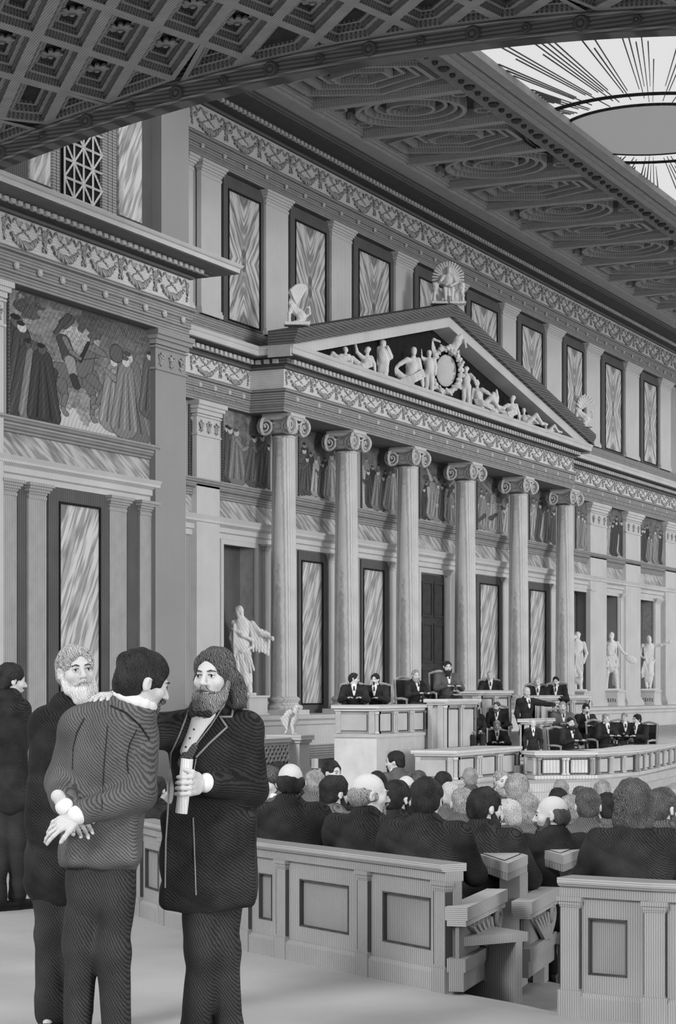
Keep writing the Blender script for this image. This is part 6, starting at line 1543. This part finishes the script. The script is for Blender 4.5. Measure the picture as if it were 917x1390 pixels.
# medallion with wreath and putti
D = onY(605, YPD)[1]; loc = W(605, 540, D); loc.z = ZC1
mo = empty('carved_medallion', loc, 'oval carved medallion ringed by a wreath of putti at the middle of the pediment', 'sculpture', rz=ROTCAM)
S = Sculpt(k=.02)
for i in range(26):
    a = 2 * PI * i / 26; S.ell((.50 * math.cos(a), -.1 + .05 * math.sin(3 * i), .98 + .74 * math.sin(a)), (.11, .09, .09))
for i in range(12):
    a = 2 * PI * i / 12; S.cone((.42 * math.cos(a), -.16, .98 + .62 * math.sin(a)), (.60 * math.cos(a + .3), -.16, .98 + .86 * math.sin(a + .3)), .035, .05, k=.01)
S.disp = folds(.012, 45, (1, .5, 1), 4); S.obj('wreath', .02, M_statue, mo)
MB().ball((0, .02, .98), (.34, .06, .54), 28, 16).build('oval_shield', M_statue, mo, local=True, smooth=50)
MB().ball((0, .06, .98), (.42, .05, .64), 28, 16).build('oval_surround', M_tymp, mo, local=True, smooth=50)
for sg, (px_, z_) in ((-1, (-.3, 1.72)), (1, (.15, 1.86))):
    j = {k: v * .5 for k, v in flip(joints_stand(1.5)).items()}; j['elL'] = np.array((.2, -.1, .62)); j['wrL'] = np.array((.3, -.1, .5)); S = nude(j, Rv, .6); q = S.mesh('putto', .02, M_statue); p = bpy.data.objects.new('putto', q); COL.objects.link(p); p.parent = mo; p.location = (px_, -.05, z_ - .35); p.rotation_euler = (0, sg * .5, 0)
# ---------------------------------------------------------------- acroteria
def rake_z(x):
    t = (x - pl) / (AX - pl) if x < AX else (pr - x) / (pr - AX)
    return ZC1 + .42 + (AZ - ZC1) * max(0, t)
def sphinx(px, py, Y, H, label, wing='up', face=-1):
    D = onY(px, Y)[1]; loc = W(px, py, D); loc.x = min(max(loc.x, pl + .45), pr - .75); loc.z = rake_z(loc.x + (.3 if face < 0 else 0)) + .04 * H; S = Sculpt(k=.03)
    S.cone((.12, 0, .28), (-.1, 0, .42), .12, .13); S.cone((-.1, 0, .42), (-.14, 0, .66), .12, .09); S.cone((-.14, 0, .7), (-.15, -.02, .86), .05); S.ell((-.16, -.02, .92), (.075, .08, .1)); S.ell((-.14, 0, .97), (.085, .09, .08)); S.cone((-.23, -.03, .9), (-.25, -.03, .88), .015)
    for q in (-1, 1):
        S.chain([(-.14, q * .08, .5), (-.22, q * .09, .28), (-.22, q * .09, .06)], [.07, .05, .045]); S.cone((-.22, q * .09, .04), (-.32, q * .09, .03), .04, .035)
        S.ell((.14, q * .1, .2), (.14, .07, .14)); S.cone((.1, q * .12, .06), (-.06, q * .12, .04), .05, .04); S.ell((-.2, q * .055, .62), (.04, .04, .045))
        for i in range(9):
            a = 1.15 + .16 * i if wing == 'up' else .5 + .3 * i
            R0 = .5 if wing == 'up' else .42
            S.cone((-.02, q * .07, .58), (.02 + R0 * math.cos(a) * .75 + .1, q * (.12 + .01 * i), .62 + R0 * math.sin(a)), .03, .035, k=.01)
    S.chain([(.25, 0, .2), (.38, 0, .3), (.36, 0, .5), (.3, 0, .48)], [.035, .028, .022, .03]); S.box((0, 0, -.0), (.36, .18, .04), rad=.01, k=.01); S.disp = folds(.006, 50, (1, .2, .8), 2)
    if face > 0: S.xf(np.diag([-1.0, -1.0, 1.0]), (0, 0, 0))
    o = stone(S, 'acroterion_sphinx', .018, loc, label, 'sculpture'); o.scale = (H,) * 3; return o
sphinx(379, 437, YF - .5, .98, 'white winged sphinx crouching on the left corner of the pediment')
sphinx(789, 562, YF - .55, 1.15, 'winged sphinx on the right corner of the pediment', wing='fan')
D = onY(606, YF - .5)[1]; loc = W(608, 424, D); loc.z = AZ + .42; co_ = empty('acroterion_group', loc, 'winged seated figure between two lions crowning the pediment', 'sculpture', rz=ROTCAM)
J = Jd(pel=(0, 0, .42), che=(0, 0, .72), nek=(.0, 0, .92), hd=(.02, -.03, 1.08), shL=(.17, 0, .88), shR=(-.17, 0, .88), elL=(.27, -.08, .66), wrL=(.1, -.2, .56), elR=(-.27, -.08, .68), wrR=(-.12, -.22, .6), hiL=(.09, 0, .4), hiR=(-.09, 0, .4), knL=(.12, -.28, .42), knR=(-.12, -.28, .42), anL=(.12, -.26, .08), anR=(-.1, -.28, .08))
S = nude(J, Rv, .95)
for i in range(4): S.chain([(-.12, -.15, .5 - .03 * i), (0, -.3, .42 - .07 * i), (.12, -.25, .4 - .07 * i)], [.03, .035, .03], k=.012)
S.disp = folds(.005, 45, (1, .2, .4), 2); S.obj('seated_figure', .02, M_statue, co_)
S = Sculpt(k=.015)
for i in range(22):
    a = -.45 + i * (PI + .9) / 21; S.cone((.18 * math.cos(a), .08, .82 + .2 * math.sin(a)), (.50 * math.cos(a), .1, .82 + .56 * math.sin(a)), .025, .036, k=.008)
S.obj('fanned_wings', .018, M_statue, co_)
for sg in (-1, 1):
    S = Sculpt(k=.03); S.cone((sg * .28, 0, .28), (sg * .42, -.06, .42), .12, .11); S.ell((sg * .45, -.1, .58), (.09, .1, .1)); S.ell((sg * .43, -.06, .56), (.12, .1, .13))
    for q in (-1, 1): S.chain([(sg * .44, -.08 + q * .08, .38), (sg * .48, -.1 + q * .08, .05)], [.055, .04])
    S.ell((sg * .25, 0, .18), (.14, .13, .16)); S.box((sg * .3, -.02, .0), (.26, .2, .03), rad=.01, k=.01); S.disp = folds(.008, 50, (1, .2, .6), 3); S.obj('lion', .018, M_statue, co_)
co_.scale = (1.02,) * 3
# ---------------------------------------------------------------- armchairs of the officials
M_chair = mat('dark_leather_chair', .05, .02, scale=14, dist=1); M_chl = mat('light_chair_wood', .42, .25, scale=14, dist=.5)
def armchair():
    o = empty('armchair', (0, 0, 0))
    MB().box(-.25, .25, -.22, .24, .38, .46).build('seat', M_chair, o, local=True)
    b = MB().add([(-.25, -.22, .46), (.25, -.22, .46), (.25, -.29, 1.02), (-.25, -.29, 1.02), (-.25, -.27, .46), (.25, -.27, .46), (.25, -.34, 1.02), (-.25, -.34, 1.02)], [(3, 2, 1, 0), (4, 5, 6, 7), (0, 1, 5, 4), (2, 3, 7, 6), (1, 2, 6, 5), (3, 0, 4, 7)]); b.build('backrest', M_chair, o, local=True)
    MB().tube([(-.25, -.315, 1.02), (-.12, -.32, 1.06), (0, -.32, 1.08), (.12, -.32, 1.06), (.25, -.315, 1.02)], .026, 6).build('crest_rail', M_chl, o, local=True)
    for q in (-1, 1):
        MB().tube([(q * .27, -.26, .66), (q * .28, .0, .67), (q * .28, .2, .65)], .024, 6).build('armrest', M_chl, o, local=True); MB().tube([(q * .28, .18, .64), (q * .27, .2, .4)], .02, 6).build('arm_support', M_chl, o, local=True)
        MB().tube([(q * .25, -.29, 1.04), (q * .25, -.22, .44), (q * .25, -.26, .0)], .022, 6).build('leg', M_chl, o, local=True); MB().tube([(q * .24, .2, .4), (q * .25, .22, .0)], .022, 6).build('leg', M_chl, o, local=True)
    return o
ch0 = armchair(); first = True
cl = {'left end of the tribune': 'tall dark armchair at the left end of the tribune box', 'middle of the tribune': 'dark armchair in the middle of the tribune box', 'right end of the tribune': 'dark armchair at the right end of the tribune box', 'president with': 'high armchair of the long-bearded president',
      'raised presidium': 'armchair behind the raised presidium desk', 'leaning back left': 'armchair of the grey-bearded minister leaning back', 'chin raised': 'armchair of the minister with raised chin', 'crossed arms': 'armchair right behind the low ministers desk',
      'clerk left': 'left armchair at the upper clerks desk', 'clerk right': 'right armchair at the upper clerks desk', 'listener seated': 'armchair below the outstretched arm of the speaker', 'curly listener': 'armchair at the right end below the upper desk',
      'moustache at the left': 'armchair behind the first curved desk', 'clean-faced': 'armchair behind the second curved desk', 'pale-headed': 'armchair of the pale-headed minister in the curved row', 'bent over': 'armchair of the minister bent over the third curved desk'}
for o, J, sc_, D in SEATS:
    if D < 40: continue
    lb = next(v for k, v in cl.items() if k in o['label']); c = ch0 if first else copytree(ch0); first = False
    a = o.rotation_euler.z; c.location = Vector(o.location) - Vector((-math.sin(a), math.cos(a), 0)) * .04; c.rotation_euler = (0, 0, a)
    s = max(.75, min(1.15, (J['pel'][2] - .07) * sc_ / .46)); c.scale = (1, 1, s); tag(c, lb, 'chair', 'armchairs of the officials')
# benches carrying the seated deputies, one plank seat per man on the tiers
def stool():
    o = empty('bench_seat', (0, 0, 0)); MB().box(-.27, .27, -.22, .2, .36, .42).build('seat', M_bn, o, local=True)
    for q in (-1, 1): MB().box(q * .24 - .02, q * .24 + .02, -.2, .18, 0, .36).build('side_support', M_bn, o, local=True)
    return o
st0 = stool(); first = True
for o, J, sc_, D in SEATS:
    if D >= 40: continue
    c = st0 if first else copytree(st0); first = False; c.location = o.location; c.rotation_euler = o.rotation_euler
    s = max(.25, (J['pel'][2] - .09) * sc_ / .42); c.scale = (1, 1, s); tag(c, 'oak bench seat under the deputies, hidden among the seated crowd', 'seat', 'bench seats of the deputies')
# ================================================================ camera, light, view
cam = bpy.data.cameras.new('camera'); co = bpy.data.objects.new('camera', cam); COL.objects.link(co)
co.location = CAM; co.rotation_euler = (PI / 2, 0, math.atan2(FWY, FWX) - PI / 2)
cam.sensor_fit = 'HORIZONTAL'; cam.sensor_width = 36; cam.lens = 36 * FOC / 917; cam.shift_x = 0; cam.shift_y = (HOR - 695) / 917
cam.clip_start = .5; cam.clip_end = 400
bpy.context.scene.camera = co
wd = bpy.data.worlds.new('world'); bpy.context.scene.world = wd; wd.use_nodes = True
bg = wd.node_tree.nodes['Background']; bg.inputs[0].default_value = g(1); bg.inputs[1].default_value = WORLD
def lamp(name, ty, loc, to, e, size=1, size_y=None):
    l = bpy.data.lights.new(name, ty); l.energy = e; o = bpy.data.objects.new(name, l); COL.objects.link(o); o.location = loc
    o.rotation_euler = (Vector(to) - Vector(loc)).to_track_quat('-Z', 'Y').to_euler()
    if ty == 'AREA': l.shape = 'RECTANGLE'; l.size = size; l.size_y = size_y or size
    if ty == 'SUN': l.angle = math.radians(size)
    return o
lamp('wall_fill_sun', 'SUN', (-4, -40, 10), (-4 + .35 * 30, -40 + .94 * 30, 10 - .10 * 30), SUN * .75, 14)  # added low sun from the unbuilt opposite side, brightens the temple-front wall
sd = lamp('daylight_sun', 'SUN', W(458, 500, -10), W(458, 500, -10) + Vector((FWX * .8 + RTX * .55, FWY * .8 + RTY * .55, -.55)), SUN, 12)
vs = bpy.context.scene.view_settings; vs.view_transform = 'Standard'; vs.look = 'None'; vs.gamma = 1; vs.use_curve_mapping = False; vs.exposure = EXPO
